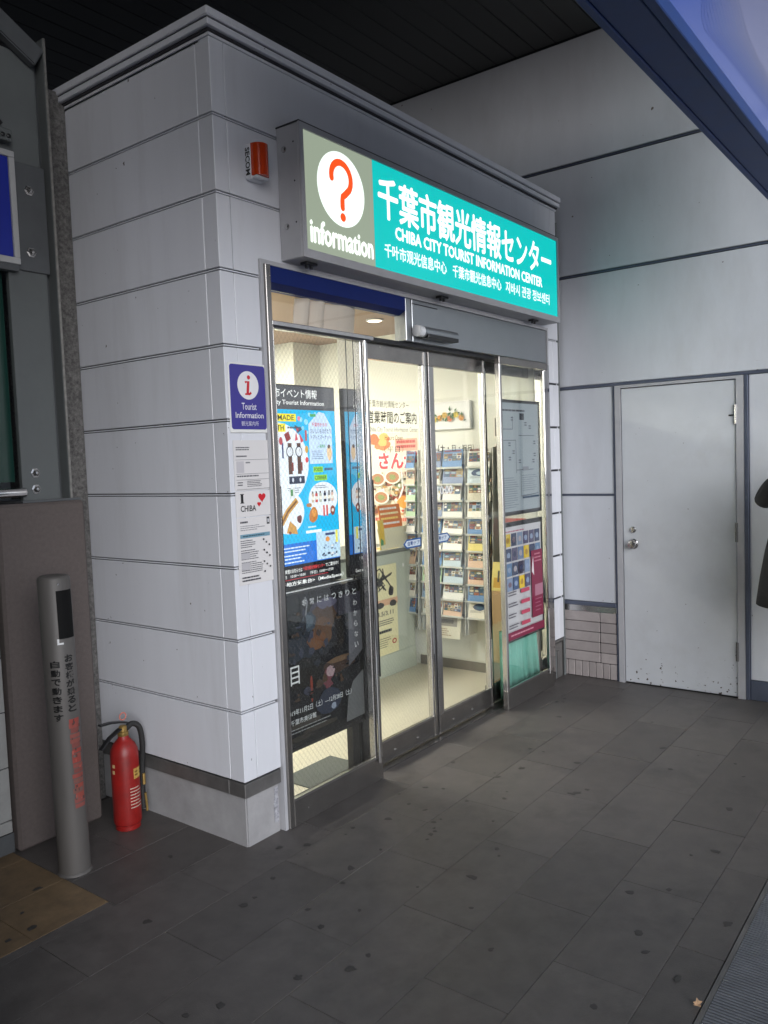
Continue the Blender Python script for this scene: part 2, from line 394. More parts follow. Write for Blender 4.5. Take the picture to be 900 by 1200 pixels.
for i in range(7):
    for j in range(3):
        tilebox(-.56-.295*(i+1), -.56-.295*i, .15+.295*j, .15+.295*(j+1), M_tan, floor)
gums = [(-.034,-1.168),(.141,-.991),(.319,-1.528),(.231,-1.584),(.151,-1.707),(.529,-1.755),(.639,-1.526),(.543,-1.417),(1.017,-1.586),(1.445,-1.533),(1.23,-.884),(1.25,-.90),(1.309,-.927),(1.386,-.54),(1.653,-.453),(1.65,-.533),(.724,-.304),(.548,-.317),(.565,-.556),(-.107,-1.547),(.324,-.886),(2.033,-1.051),(1.761,-1.176),(1.599,-.752),(.922,-.263),(2.228,-.356),(-.492,-.744),(-.714,-.641),(-.802,-.589),(-.244,-.62),(-.28,-.858),(-.368,-.852),(-.214,.232),(-.301,-.293),(-.563,-.084),(.091,-.091),(.172,-.174),(.124,-.45),(-.662,.464),(-.786,.35),(-.905,.223),(-.817,.228),(-.102,-.247)]
rg = random.Random(3); gums += [(rg.gauss(.75, .45), rg.gauss(-.45, .2)) for _ in range(26)]+[(rg.uniform(-.5, 3), rg.uniform(-1.75, -.2)) for _ in range(16)]
for i, (x, y) in enumerate(gums):
    bm = bm_new(); r = random.uniform(.008, .018)*(1 if i < 43 else rg.uniform(.35, .9)); n = 13; ang = random.uniform(0, 3.14); el = random.uniform(1, 1.7)
    lo = []; hi = []
    for k in range(n):
        a = 2*math.pi*k/n; rr = r*random.uniform(.6, 1.15); ex_, ey_ = rr*el*math.cos(a), rr*math.sin(a); dx_, dy_ = ex_*math.cos(ang)-ey_*math.sin(ang), ex_*math.sin(ang)+ey_*math.cos(ang); lo.append(bm.verts.new((x+dx_, y+dy_, .0009))); hi.append(bm.verts.new((x+dx_*.8, y+dy_*.8, .0016)))
    for k in range(n): bm.faces.new((lo[k], lo[(k+1) % n], hi[(k+1) % n], hi[k]))
    bm.faces.new(hi)
    finish('gum_stain', bm, M_gum, floor)
# ribbed grating strip
gr = thing('drain_grating', (.5, -2.2, 0), 'ribbed dark metal floor grating at the bottom right corner', 'grating')
box('edge_strip', -2.6, 3.12, -1.818, -1.8035, -.0055, .0015, M_cap, gr)
box('tray', -2.6, 3.12, -2.6, -1.8185, -.0055, -.0035, M_pit, gr)
bm = bm_new(); x = -2.59
while x < 3.1: abox(bm, x, x+.0075, -2.59, -1.8195, -.003, .002); x += .0135
for y in (-2.0, -2.2, -2.4): abox(bm, -2.59, 3.1, y, y+.004, -.003, .0012)
finish('grating_bar', bm, M_grate, gr)['kind'] = 'stuff'
# ceiling of long narrow panels
ceil = thing('ceiling', (0, 0, 4.41), None, None, kind='structure')
bm = bm_new(); abox(bm, -3.8, 3.8, -.0745, .0745, 0, .02, .003); bmesh.ops.recalc_face_normals(bm, faces=bm.faces)
me = bpy.data.meshes.new('ceiling_panel'); bm.to_mesh(me); bm.free(); me.materials.append(M_ceil)
CEIL_Y0 = -3.4
y = -.171+.077-.154*21
while y < 3.4:
    o = bpy.data.objects.new('ceiling_panel', me); COL.objects.link(o); o.parent = ceil; o.location = (-.66, y, 0); y += .154
box('backing', -4.46, 3.14, CEIL_Y0-.1, 3.5, 4.428, 4.6, M_dark, ceil)

# unseen dark wall added far left to shade that side, and the passage end behind the kiosk
lw = thing('shade_wall', (-3.7, .5, 0), 'dark plain wall added on the far left for shade', 'wall')
box('wall_face', -3.8, -3.6, -2.6, 3.5, 0, 4.4, M_dark, lw)
box('return_wall', -3.59, -.72, 3.3, 3.5, 0, 4.4, M_dark, lw)

es = thing('light_blocker', (-1.8, .2, 0), 'unseen dark box added just outside the left edge for shade', 'light blocker')
box('blocker_box', -2.3, -1.42, -.68, .80, 0, 3.2, M_dark, es, bev=.01)  # unseen dark box added to keep light off the pier and kiosk side
# ------------------------------------------------------------------ building wall on the right with its steel door
W = 3.145
bw = thing('building_wall', (W, -.8, 0), 'tall white panelled building wall behind the kiosk with dark joints', 'wall')
box('wall_core', W+.012, W+.25, -6.0, 3.3, 0, 4.6, M_gasket, bw)
def wp(y0, y1, z0, z1, m=M_wall, name='wall_panel'): return box(name, W, W+.02, y0, y1, z0, z1, m, bw, bev=.003)
for z0, z1 in ((2.062, 2.807), (2.829, 3.563), (3.586, 4.40)):
    for ya, yb in ((-6, -4.2), (-4.195, -2.4), (-2.395, 3.3)): wp(ya, yb, z0, z1)
for z in (2.818, 3.574):
    box('joint_strip', W-.001, W+.011, -6, 3.3, z-.006, z+.005, M_mull, bw)
box('joint_strip', W-.006, W+.012, -6, 3.3, 2.040, 2.060, M_mull, bw, bev=.002)
wp(-.372, .9, 1.306, 2.038); wp(-.372, .9, .545, 1.292)
box('joint_strip', W-.004, W+.012, -.372, .9, 1.2935, 1.3045, M_mull, bw)
box('ledge', W-.012, W+.012, -.372, .9, .515, .543, M_mull, bw, bev=.003)
box('flashing', W-.002, W+.011, -.372, .9, .472, .513, M_steel, bw)
box('mullion', W-.010, W+.012, -.388, -.374, 0, 2.038, M_mull, bw, bev=.002)
box('mullion', W-.014, W+.012, -1.236, -1.212, 0, 2.038, M_mull, bw, bev=.002)
wp(-6, -1.238, .128, 2.038)
box('skirting', W-.008, W+.012, -6, -1.238, 0, .125, M_mull, bw, bev=.003)
for r_ in range(5):      # glazed tiles under the panels
    z0 = .112+.072*r_
    for ya, yb in ((-.370, -.252), (-.250, .05)):
        box('brick', W-.004, W+.011, ya+.002, yb-.002, z0+.002, z0+.070, M_brick, bw, bev=.003)
for i in range(8):
    box('brick', W-.004, W+.011, -.370+.052*i+.002, -.370+.052*(i+1)-.002, .002, .110, M_brick, bw, bev=.003)
bm = bm_new()   # door frame
abox(bm, W-.016, W+.012, -.428, -.390, 0, 2.038); abox(bm, W-.016, W+.012, -1.210, -1.166, 0, 2.038); abox(bm, W-.016, W+.012, -1.166, -.428, 2.020, 2.038)
finish('door_frame', bm, M_doorframe, bw)
door = box('door', W-.006, W+.01, -1.162, -.432, .008, 2.014, M_doorp, bw, bev=.003)
bm = bm_new(); lathe(bm, (W-.006, -.500, .965), [(.036, 0), (.036, -.004), (.030, -.010), (.016, -.012), (.014, -.020), (.024, -.024), (.029, -.032), (.026, -.040), (.010, -.044)], 20, 'X')
finish('knob', bm, M_steel, door, smooth=True)
bm = bm_new(); lathe(bm, (W-.006, -.500, 1.062), [(.022, 0), (.022, -.006), (.017, -.012), (.006, -.013)], 18, 'X'); finish('deadbolt', bm, M_steel, door, smooth=True)
for z in (1.80, 1.06, .30):
    hm = M_steel if z > 1.5 else M_cap
    bm = bm_new(); cyl(bm, (W-.014, -1.164, z-.06), (W-.014, -1.164, z+.06), .009, n=10); cyl(bm, (W-.014, -1.164, z-.003), (W-.014, -1.164, z+.003), .0105, n=10); finish('hinge', bm, hm, door)
bm = bm_new(); abox(bm, W-.010, W-.007, -1.155, -1.120, 1.79, 1.80, .001); finish('door_catch', bm, M_blackm, door)

# drain pipes in the slot between kiosk and wall
pp = thing('slot_filler', (3.12, .05, 0), 'dark metal channel in the narrow slot between kiosk and wall', 'channel')
box('channel', 3.097, 3.135, .03, .05, 0, 3.28, M_cap, pp); 
bm = bm_new(); cyl(bm, (3.12, .012, 0), (3.12, .012, 3.2), .010, n=10); finish('pipe', bm, M_col, pp, smooth=True)

# ------------------------------------------------------------------ the information kiosk
L = 3.095; Z0 = .2785; H = .3
K = thing('information_kiosk', (1.55, .0, 0), 'white panelled information kiosk with lit glass front and sliding doors', 'kiosk')
J = .0068
KD = 2.45
# wall cores
box('wall', .012, .08, .012, KD, .279, 3.26, M_gasket, K)            # left side core
box('wall', .08, .22, .012, .075, .25, 2.449, M_gasket, K)
box('wall', 2.925, 3.08, .012, .075, .25, 2.449, M_gasket, K)
box('wall', .08, 3.08, .012, .075, 2.452, 3.26, M_gasket, K)
zj = [Z0+H*(10-k) for k in range(11)]        # zj[0]=3.28 top .. zj[10]=.2785
for k in range(10):
    z1, z0 = zj[k]-J, zj[k+1]+J
    # L-shaped corner piece
    bm = bm_new(); o_, x1, y1, t = 0, .072, .082, .012
    prof = [(0, 0), (x1, 0), (x1, t), (t, t), (t, y1), (0, y1)]
    a = [bm.verts.new((x, y, z0)) for x, y in prof]; b = [bm.verts.new((x, y, z1)) for x, y in prof]
    for i in range(6): bm.faces.new((a[i], a[(i+1) % 6], b[(i+1) % 6], b[i]))
    bm.faces.new(a[::-1]); bm.faces.new(b); bmesh.ops.bevel(bm, geom=list(bm.edges), offset=.002, segments=1, affect='EDGES')
    finish('corner_panel', bm, M_panel, K)
    box('wall_panel', .0, .0115, .0845, 1.70, z0, z1, M_panel, K, bev=.002)
    box('wall_panel', .0, .0115, 1.704, KD, z0, z1, M_panel, K, bev=.002)
    # double line bead in each joint
    if k: 
        box('joint_bead', .003, .0119, .0031, KD, zj[k]-.0024, zj[k]+.0024, M_panel, K); box('joint_bead', .0121, .2 if k > 3 else 3.08, .003, .0119, zj[k]-.0024, zj[k]+.0024, M_panel, K)
    if k >= 3 or k == 2:
        zt = min(z1, 99)
        if k == 2:
            bm = bmesh.new(); P = [(.0745, z0), (.213, z0), (.213, 2.453), (2.925, 2.453), (2.925, z0), (L, z0), (L, z1), (.0745, z1)]
            a = [bm.verts.new((x, 0, z)) for x, z in P]; b = [bm.verts.new((x, .0115, z)) for x, z in P]
            for i in range(8): bm.faces.new((a[i], a[(i+1) % 8], b[(i+1) % 8], b[i]))
            bm.faces.new(a); bm.faces.new(b[::-1]); finish('wall_panel', bm, M_panel, K)
        else:
            box('wall_panel', .0745, .213, 0, .0115, z0, z1, M_panel, K, bev=.002)
            box('wall_panel', 2.925, 3.008, 0, .0115, z0, z1, M_panel, K, bev=.002); box('wall_panel', 3.011, L, 0, .0115, z0, z1, M_panel, K, bev=.002)
    else:
        box('wall_panel', .0745, 3.008, 0, .0115, z0, z1, M_panel, K, bev=.002); box('wall_panel', 3.011, L, 0, .0115, z0, z1, M_panel, K, bev=.002)
box('end_panel', L-.012, L, .0125, KD, .28, 3.28, M_panel, K)
# plinth with flashing
bm = bmesh.new(); P = [(.018, .018), (.213, .018), (.213, .1), (.1, .1), (.1, KD), (.018, KD)]
a = [bm.verts.new((x, y, -.02)) for x, y in P]; b = [bm.verts.new((x, y, .214)) for x, y in P]
for i in range(6): bm.faces.new((a[i], a[(i+1) % 6], b[(i+1) % 6], b[i]))
bm.faces.new(a[::-1]); bm.faces.new(b); bmesh.ops.bevel(bm, geom=list(bm.edges), offset=.006, segments=2, affect='EDGES'); finish('plinth', bm, M_conc, K)
box('plinth', 2.925, 3.085, .012, .3, 0, .26, M_cap, K, bev=.004)
box('plinth_slat', 2.95, 2.975, .004, .0115, .01, .20, M_col, K); box('plinth_slat', 2.99, 3.03, .004, .0115, .01, .20, M_cap, K)
bm = bm_new(); abox(bm, .002, .2135, .002, .1, .2155, .2765, .003); finish('plinth_flashing', bm, M_cap, K)
bm = bm_new(); abox(bm, .002, .1, .1005, KD, .2155, .2765, .003); finish('plinth_flashing', bm, M_cap, K)
box('plinth_flashing', 2.92, L-.004, .004, .1, .261, .277, M_cap, K)
bm = bm_new()   # peeled sticker on the plinth
for i in range(7):
    z = .045+i*.022; abox(bm, .178+random.uniform(-.004, .004), .203+random.uniform(-.004, .004), .0155, .0175, z, z+.021)
finish('peeled_sticker', bm, mat('peeled_paper', (.35,.35,.38), .8, noise=.7, nscale=60, dirt=.7, dscale=30), K)
# cornice
def lband(z0, z1, o_, m, bev=.002):
    bm = bm_new(); prof = [(-o_, -o_), (L, -o_), (L, .06), (.06, .06), (.06, KD), (-o_, KD)]
    a = [bm.verts.new((x, y, z0)) for x, y in prof]; b = [bm.verts.new((x, y, z1)) for x, y in prof]
    for i in range(6): bm.faces.new((a[i], a[(i+1) % 6], b[(i+1) % 6], b[i]))
    bm.faces.new(a[::-1]); bm.faces.new(b); bmesh.ops.bevel(bm, geom=list(bm.edges), offset=bev, segments=1, affect='EDGES')
    return finish('cornice', bm, m, K)
lband(3.318, 3.352, .046, M_panel, .004); lband(3.3135, 3.3175, .034, M_gasket, .0005); lband(3.288, 3.313, .037, M_panel); lband(3.2805, 3.2875, .020, M_gasket, .0005)
lband(3.268, 3.280, .008, M_panel, .001)
box('roof', .0, L, .06, KD, 3.262, 3.300, M_dark, K)
# interior shell
IY = 2.30
box('interior_floor', .09, 3.08, .105, IY, .001, .0045, M_intfloor, K)
box('interior_wall', .085, .10, .08, IY, .005, 2.56, M_intwall, K); box('interior_wall', 2.87, 2.93, .08, IY+.05, .005, 2.56, M_intwall, K)
box('interior_wall', .085, 2.869, IY, IY+.05, .005, 2.56, M_intwall, K)
box('interior_ceiling', .085, 2.93, .076, IY+.05, 2.561, 2.60, M_intceil, K)
box('skirting', 2.862, 2.8698, .1, 1.098, .005, .075, M_skirt, K)
box('interior_corner', 2.55, 2.8698, 2.02, IY-.001, .005, 2.559, M_intwall, K)
# aluminium trim round the opening
bm = bm_new(); abox(bm, .215, .232, -.010, .08, 0, 2.452); abox(bm, .232, 2.908, -.010, .08, 2.434, 2.452); abox(bm, 2.908, 2.923, -.010, .08, 0, 2.452)
finish('opening_trim', bm, M_sign, K)
box('jamb', .233, .262, -.022, .07, .0, 2.433, M_rail, K, bev=.002)
box('dark_reflection_strip', .2635, .2665, -.0235, .06, .52, 1.50, M_black, K)  # black strip painting a dark reflection onto the polished jamb
# navy band above the left bay, overhead beam's reflection put into its colour
bm = bm_new(); P = [(-.006, 2.433), (-.006, 2.365), (.035, 2.345), (.07, 2.345), (.07, 2.433)]
a = [bm.verts.new((.2635, y, z)) for y, z in P]; b = [bm.verts.new((1.255, y, z)) for y, z in P]
for i in range(5): bm.faces.new((a[i], a[(i+1) % 5], b[(i+1) % 5], b[i]))
bm.faces.new(a); bm.faces.new(b[::-1]); finish('navy_reflection_band', bm, M_navy, K)
box('transom_glass', .2635, 1.255, .040, .044, 2.205, 2.344, M_glasst, K)
def curved_blind(name, x0, x1, z0, z1, y, m):
    bm = bm_new(); n = 8; rings = []
    for i in range(n+1):
        t = i/n; x = x0+(x1-x0)*t; yy = y-.035*math.sin(math.pi*t)
        rings.append([bm.verts.new((x, yy, z0)), bm.verts.new((x+.02, yy, z1)), bm.verts.new((x+.02, yy+.006, z1)), bm.verts.new((x, yy+.006, z0))])
    for a, b in zip(rings, rings[1:]):
        for i in range(4): bm.faces.new((a[i], a[(i+1) % 4], b[(i+1) % 4], b[i]))
    bm.faces.new(rings[0][::-1]); bm.faces.new(rings[-1]); return finish(name, bm, m, K, smooth=True)
for x0, x1 in ((.50, .60), (.603, .70), (.703, .93)): curved_blind('blind_panel', x0, x1, 2.212, 2.343, .085, M_beige)
box('transom_rail', .2635, .96, -.018, .045, 2.183, 2.203, M_steel, K, bev=.002)
box('transom_rail', .2635, .92, -.024, -.0185, 2.172, 2.183, M_blackm, K)
box('transom_post', 1.257, 1.305, -.006, .07, 2.212, 2.433, M_header, K, bev=.003)
box('transom_post', 1.3055, 1.318, .000, .07, 2.212, 2.433, M_blackm, K)
box('header_panel', 1.319, 2.907, -.003, .07, 2.212, 2.433, M_header, K, bev=.003)
bm = bm_new(); abox(bm, 1.319, 1.56, -.0055, -.0033, 2.408, 2.413); finish('header_seam', bm, M_blackm, K)
# sensor
sn = thing('door_sensor', (1.53, -.03, 2.25), 'small silver door sensor bar on the grey header above the sliding doors', 'sensor')
bm = bm_new(); lathe(bm, (1.305, -.035, 2.265), [(.022, 0), (.030, .004), (.030, .045), (.030, .048)], 18, 'X'); finish('end_cap', bm, mat('white_plastic', (.82, .83, .85), .35), sn, smooth=True)
bm = bm_new(); lathe(bm, (1.354, -.035, 2.265), [(.029, 0), (.029, .33)], 18, 'X'); finish('housing', bm, M_header, sn, smooth=True)
box('lens_strip', 1.375, 1.675, -.066, -.012, 2.232, 2.252, M_black, sn, bev=.002)

# fixed left bay
LB = .118
def framed_glass(parent, x0, x1, y, z0, z1, gx0, gx1, gz0, gz1, gm, name='glass', fm=None, d=.035):
    fm = fm or M_rail
    box('bottom_rail', x0, x1, y, y+d, z0, gz0, fm, parent, bev=.002)
    box('top_rail', x0, x1, y, y+d, gz1, z1, fm, parent, bev=.002)
    if gx0 > x0: box('stile', x0, gx0, y+.001, y+d-.001, gz0, gz1, M_steel, parent, bev=.002)
    if x1 > gx1: box('stile', gx1, x1, y+.001, y+d-.001, gz0, gz1, M_steel, parent, bev=.002)
    g = box(name, gx0-.004, gx1+.004, y+d*.45, y+d*.45+.006, gz0-.004, gz1+.004, gm, parent)
    box('glazing_bead', gx0, gx1, y-.003, y+.008, gz0-.001, gz0+.010, M_steel, parent)
    return g
fb = thing('fixed_glass_bay', (.57, -.02, 0), 'fixed wired glass bay left of the sliding doors with the lit screen behind', 'window')
framed_glass(fb, .263, .905, -.022, 0, 2.182, .264, .845, LB, 2.168, M_glassw)
box('mirror_jamb', .884, .906, .014, .155, 0, 2.205, M_mirror, fb, bev=.001)
for y in (.052, .098): box('jamb_seam', .8825, .8838, y, y+.004, .02, 2.2, M_black, fb)
bm = bm_new(); cyl(bm, (.862, -.034, .10), (.862, -.034, 2.17), .010, n=12); finish('guard_tube', bm, M_mirror, fb, smooth=True)
box('dark_reflection_strip', .9065, .9095, -.024, .10, .52, 1.50, M_black, fb)  # dark reflection of the surroundings put in as a black strip
box('dark_reflection_bar', .9095, .95, .02, .072, .52, 1.50, M_black, fb, bev=.003)  # black bar continuing that painted reflection

# sliding doors
for (n_, x0, x1, gx0, gx1, lab) in (('sliding_door', .985, 1.565, 1.02, 1.508, 'left glass sliding door leaf with grey opening hours lettering'), ('sliding_door', 1.568, 2.192, 1.62, 2.160, 'right glass sliding door leaf in front of the brochure racks')):
    d = thing(n_, ((x0+x1)/2, .09, .01), lab, 'door', 'sliding door leaves of the kiosk')
    g = framed_glass(d, x0, x1, .072, .012, 2.19, gx0, gx1, .125, 2.110, M_glass)
    xs = gx1+.006 if n_ and x0 < 1.2 else gx0-.012
    for xb in (gx1+.010, ): box('chrome_edge', xb, xb+.010, .066, .0715, .02, 2.18, M_mirror, d)
    box('rubber_edge', x1-.010, x1-.004, .068, .0715, .02, 2.18, M_black, d)
    for xx in (x0+.15, x0+.36):
        bm = bm_new(); lathe(bm, (xx, .0715, .06), [(.007, 0), (.006, -.003), (.002, -.004)], 10, 'Y'); finish('rail_screw', bm, M_steel, d)
    if x0 < 1.2:
        p = Print(); g1 = '#5b584c'
        p.text('千葉市観光情報センター', 1.03, 1.868, 1.385, 1.905, g1)
        p.text('営業時間のご案内', 1.022, 1.785, 1.455, 1.850, '#4b483e', .012)
        p.text('Chiba City Tourist Information Center', 1.024, 1.735, 1.462, 1.768, g1)
        p.text('Hours Open', 1.16, 1.690, 1.32, 1.725, g1)
        p.text('（平日）', 1.15, 1.632, 1.32, 1.668, '#5b584c')
        p.build('lettering', (0, .0865, 0), FX, UZ, M_print, d)
        p = Print(); p.poly([(1.29, 1.135), (1.32, 1.160), (1.46, 1.160), (1.46, 1.110), (1.32, 1.110)], '#2d5590'); p.poly([(1.305, 1.135), (1.325, 1.152), (1.45, 1.152), (1.45, 1.118), (1.325, 1.118)], '#c9d4dd')
        p.text('自動ドア', 1.33, 1.122, 1.445, 1.148, '#2d4a80', .02); p.build('door_sticker', (0, .0863, 0), FX, UZ, M_printg, d)
    else:
        p = Print(); p.text('（土・日・祝日）', 1.66, 1.630, 2.06, 1.672, '#5b584c', .01); p.text('10:00', 1.64, 1.385, 1.80, 1.435, '#f2f2ee', .02)
        p.build('lettering', (0, .0865, 0), FX, UZ, M_print, d)
        p = Print(); p.poly([(1.76, 1.135), (1.73, 1.162), (1.60, 1.162), (1.60, 1.108), (1.73, 1.108)][::-1], '#2d5590'); p.poly([(1.748, 1.135), (1.725, 1.154), (1.61, 1.154), (1.61, 1.116), (1.725, 1.116)][::-1], '#c9d4dd')
        p.text('自動ドア', 1.615, 1.122, 1.72, 1.148, '#2d4a80', .02); p.build('door_sticker', (0, .0863, 0), FX, UZ, M_printg, d)
tr = box('door_track', .91, 2.907, .03, .115, 2.192, 2.211, M_blackm, K)
box('threshold', .24, 2.9, .030, .104, -.005, .0045, M_rail, K)
# fixed right bay (stands proud of the doors)
rb = thing('fixed_glass_bay', (2.5, -.04, 0), 'fixed glass bay right of the sliding doors with grey notice and maroon poster', 'window')
framed_glass(rb, 2.172, 2.838, -.042, 0, 2.20, 2.20, 2.795, .125, 2.158, M_glasst)
box('chrome_post', 2.752, 2.778, -.052, -.043, .10, 2.15, M_mirror, rb, bev=.003)
box('side_post', 2.839, 2.906, -.02, .06, .0, 2.20, M_mirror, rb, bev=.002)
box('inner_bottom_rail', 2.20, 2.868, .118, .140, .006, .128, M_rail, rb); box('inner_top_rail', 2.20, 2.868, .118, .140, 2.12, 2.2, M_rail, rb)
box('inner_glass', 2.20, 2.868, .127, .132, .129, 2.119, M_glasst, rb)
box('inner_post', 2.262, 2.271, .112, .1175, .01, 2.19, M_black, rb); box('inner_post', 2.250, 2.2615, .108, .1175, .01, 2.19, M_mirror, rb)

# ------------------------------------------------------------------ light box sign
SG = thing('lightbox_sign', (1.6, -.066, 2.46), 'lit teal and grey tourist information light box sign above the doors', 'sign')
bm = bm_new()
sx0, sx1, sz0, sz1, sy = .350, 2.848, 2.462, 3.016, -.132
abox(bm, sx0, sx1, sy+.006, -.002, sz0, sz1, .004)
finish('case', bm, M_sign, SG)
bm = bm_new(); b_ = .024
abox(bm, sx0, sx1, sy-.004, sy+.0055, sz1-b_, sz1); abox(bm, sx0, sx1, sy-.004, sy+.0055, sz0, sz0+b_+.012); abox(bm, sx0, sx0+b_, sy-.004, sy+.0055, sz0+b_+.012, sz1-b_); abox(bm, sx1-b_, sx1, sy-.004, sy+.0055, sz0+b_+.012, sz1-b_)
finish('face_frame', bm, M_sign, SG)
box('top_shadow_strip', sx0, sx1, sy-.002, -.001, sz1+.0005, sz1+.006, M_gasket, SG)  # black strip standing in for the shadow gap along the case top
for zz, yy in ((2.92, -.045), (2.60, -.045)):
    bm = bm_new(); lathe(bm, (sx0, yy, zz), [(.014, .002), (.013, -.004), (.006, -.008)], 14, 'X'); finish('bolt', bm, M_steel, SG, smooth=True)
for zz in (2.94, 2.78, 2.61):
    bm = bm_new(); lathe(bm, (sx0, -.100, zz), [(.004, .002), (.004, -.001)], 8, 'X'); finish('screw', bm, M_black, SG)
for xx in (.45, 1.51, 2.59):
    bm = bm_new(); abox(bm, xx-.035, xx+.035, -.09, -.05, 2.450, 2.4615, .002); cyl(bm, (xx-.015, -.07, 2.437), (xx-.015, -.07, 2.45), .008, n=8); cyl(bm, (xx+.015, -.07, 2.437), (xx+.015, -.07, 2.45), .008, n=8); finish('bracket', bm, M_blackm, SG)
p = Print(); fz0, fz1, fx0, fx1 = sz0+b_+.012, sz1-b_, sx0+b_, sx1-b_
p.rect(fx0, fz0, .852, fz1, '#8f9a88'); p.rect(.852, fz0, fx1, fz1, '#00bab6')
p.ell(.622, 2.800, .163, .162, '#f4fff8', 48)
arc = [(.622+.067*math.cos(R(a)), 2.850+.067*math.sin(R(a))) for a in range(190, -46, -12)]
arc += [(.648, 2.785), (.628, 2.770), (.625, 2.750), (.625, 2.722)]
p.stroke(arc, .030, '#f0531e'); p.ell(.622+.067*math.cos(R(190)), 2.850+.067*math.sin(R(190)), .015, .015, '#f0531e', 14); p.ell(.625, 2.722, .015, .015, '#f0531e', 14); p.ell(.625, 2.680, .019, .019, '#f0531e', 18)
p.btext('information', .405, 2.534, .835, 2.630, '#f6fff6', .0045)
p.btext('千葉市観光情報センター', .892, 2.742, 2.738, 2.936, '#fbffff', .0048)
p.btext('CHIBA CITY TOURIST INFORMATION CENTER', 1.018, 2.661, 2.602, 2.719, '#fbffff', .0030)
p.btext('千叶市观光信息中心', .925, 2.561, 1.468, 2.627, '#f4ffff', .0013); p.btext('千葉市觀光信息中心', 1.53, 2.561, 2.060, 2.627, '#f4ffff', .0013); p.btext('지바시 관광 정보센터', 2.115, 2.561, 2.700, 2.627, '#f4ffff', .0013)
p.build('lit_face', (0, sy+.0042, 0), FX, UZ, M_light, SG)

# ------------------------------------------------------------------ alarm light
al = thing('alarm_beacon', (.19, -.03, 2.74), 'orange alarm beacon on the white wall left of the lit sign', 'alarm light')
box('housing', .160, .243, -.040, -.001, 2.757, 2.900, M_panel, al, bev=.006)
bm = bm_new(); n = 14; lo = []; hi = []
for i in range(n+1):
    a = math.pi*i/n; lo.append(bm.verts.new((.199-.040*math.cos(a), -.0405-.045*math.sin(a), 2.768))); hi.append(bm.verts.new((.199-.040*math.cos(a), -.0405-.045*math.sin(a), 2.895)))
for i in range(n): bm.faces.new((lo[i], lo[i+1], hi[i+1], hi[i]))
bm.faces.new(lo[::-1]); bm.faces.new(hi); bm.faces.new((lo[0], hi[0], hi[-1], lo[-1])); finish('lens', bm, M_orange, al, smooth=True)
box('lens_cap', .162, .236, -.068, -.0405, 2.757, 2.7675, M_panel, al, bev=.004)
p = Print(); p.text('SECOM', -.055, -.013, .055, .013, '#101010', .03)
p.build('lettering', (.1595, -.021, 2.828), (0, 0, -1), (0, -1, 0), M_print, al)

# ------------------------------------------------------------------ plates and papers on the left pilaster
ip = thing('information_plate', (.12, -.003, 1.73), 'blue and white tourist information plate with a red i', 'sign')
box('plate', .012, .220, -.006, -.001, 1.728, 2.012, M_white, ip, bev=.002)
p = Print(); p.rrect(.018, 1.742, .214, 2.005, .012, '#37308a'); p.ell(.117, 1.922, .059, .058, '#e4e2e4', 32)
p.ell(.121, 1.955, .009, .009, '#c22430', 16); p.stroke([(.100, 1.934), (.121, 1.938), (.115, 1.893), (.121, 1.886), (.133, 1.893)], .010, '#c22430'); p.stroke([(.098, 1.886), (.125, 1.886)], .007, '#c22430'); p.stroke([(.118, 1.936), (.112, 1.888)], .014, '#c22430')
p.text('Tourist', .076, 1.822, .158, 1.850, '#dfdde6', .008); p.text('Information', .040, 1.788, .196, 1.812, '#dfdde6', .008); p.text('観光案内所', .070, 1.756, .166, 1.776, '#cfcde0')
p.build('print', (0, -.0062, 0), FX, UZ, M_printg, ip)
def paper(name, x0, x1, z0, z1, label, fill, col='#d6d3d2', y=-.002, tilt=0):
    t = thing(name, ((x0+x1)/2, y, z0), label, 'notice')
    bm = bm_new(); abox(bm, x0, x1, y-.0012, y, z0, z1); finish('sheet', bm, M_white, t)
    p = Print(); p.rect(x0, z0, x1, z1, col); fill(p); p.build('print', (0, y-.0014, 0), FX, UZ, M_print, t); return t
def f1(p):
    p.lines(.035, 1.655, .13, 1.672, 2, '#4a4a4e', .5); p.lines(.035, 1.625, .11, 1.640, 1, '#66666a', .4)
    p.stroke([(.03, 1.618), (.215, 1.618)], .0015, '#77777c'); p.rect(.034, 1.565, .075, 1.612, '#bdbabd'); p.lines(.085, 1.600, .12, 1.612, 1, '#77777c')
    p.stroke([(.03, 1.560), (.215, 1.560)], .0015, '#77777c'); p.lines(.035, 1.545, .20, 1.557, 1, '#66666a'); p.stroke([(.03, 1.536), (.215, 1.536)], .0015, '#77777c')
    p.lines(.035, 1.510, .07, 1.530, 2, '#66666a'); p.lines(.088, 1.505, .17, 1.533, 4, '#66666a', .4); p.stroke([(.03, 1.497), (.215, 1.497)], .0015, '#77777c')
paper('notice_sheet', .022, .226, 1.492, 1.698, 'white notice sheet with small print just under the blue plate', f1)
def heart(p, cx, cy, s, c):
    pts = []
    for i in range(28):
        t = 2*math.pi*i/28; pts.append((cx+s*16*math.sin(t)**3/16, cy+s*(13*math.cos(t)-5*math.cos(2*t)-2*math.cos(3*t)-math.cos(4*t))/16))
    p.poly(pts[::-1], c)
def f2(p):
    p.text('I', .050, 1.440, .064, 1.478, '#1b1a1c', .03); p.stroke([(.046, 1.441), (.068, 1.441)], .003, '#1b1a1c'); p.stroke([(.046, 1.477), (.068, 1.477)], .003, '#1b1a1c')
    p.text('CHIBA', .046, 1.405, .132, 1.430, '#1b1a1c', .015); heart(p, .168, 1.460, .021, '#c8202a'); heart(p, .150, 1.432, .011, '#c8202a')
paper('sticker_sheet', .022, .226, 1.384, 1.489, 'white sheet reading I and CHIBA with two red hearts', f2)
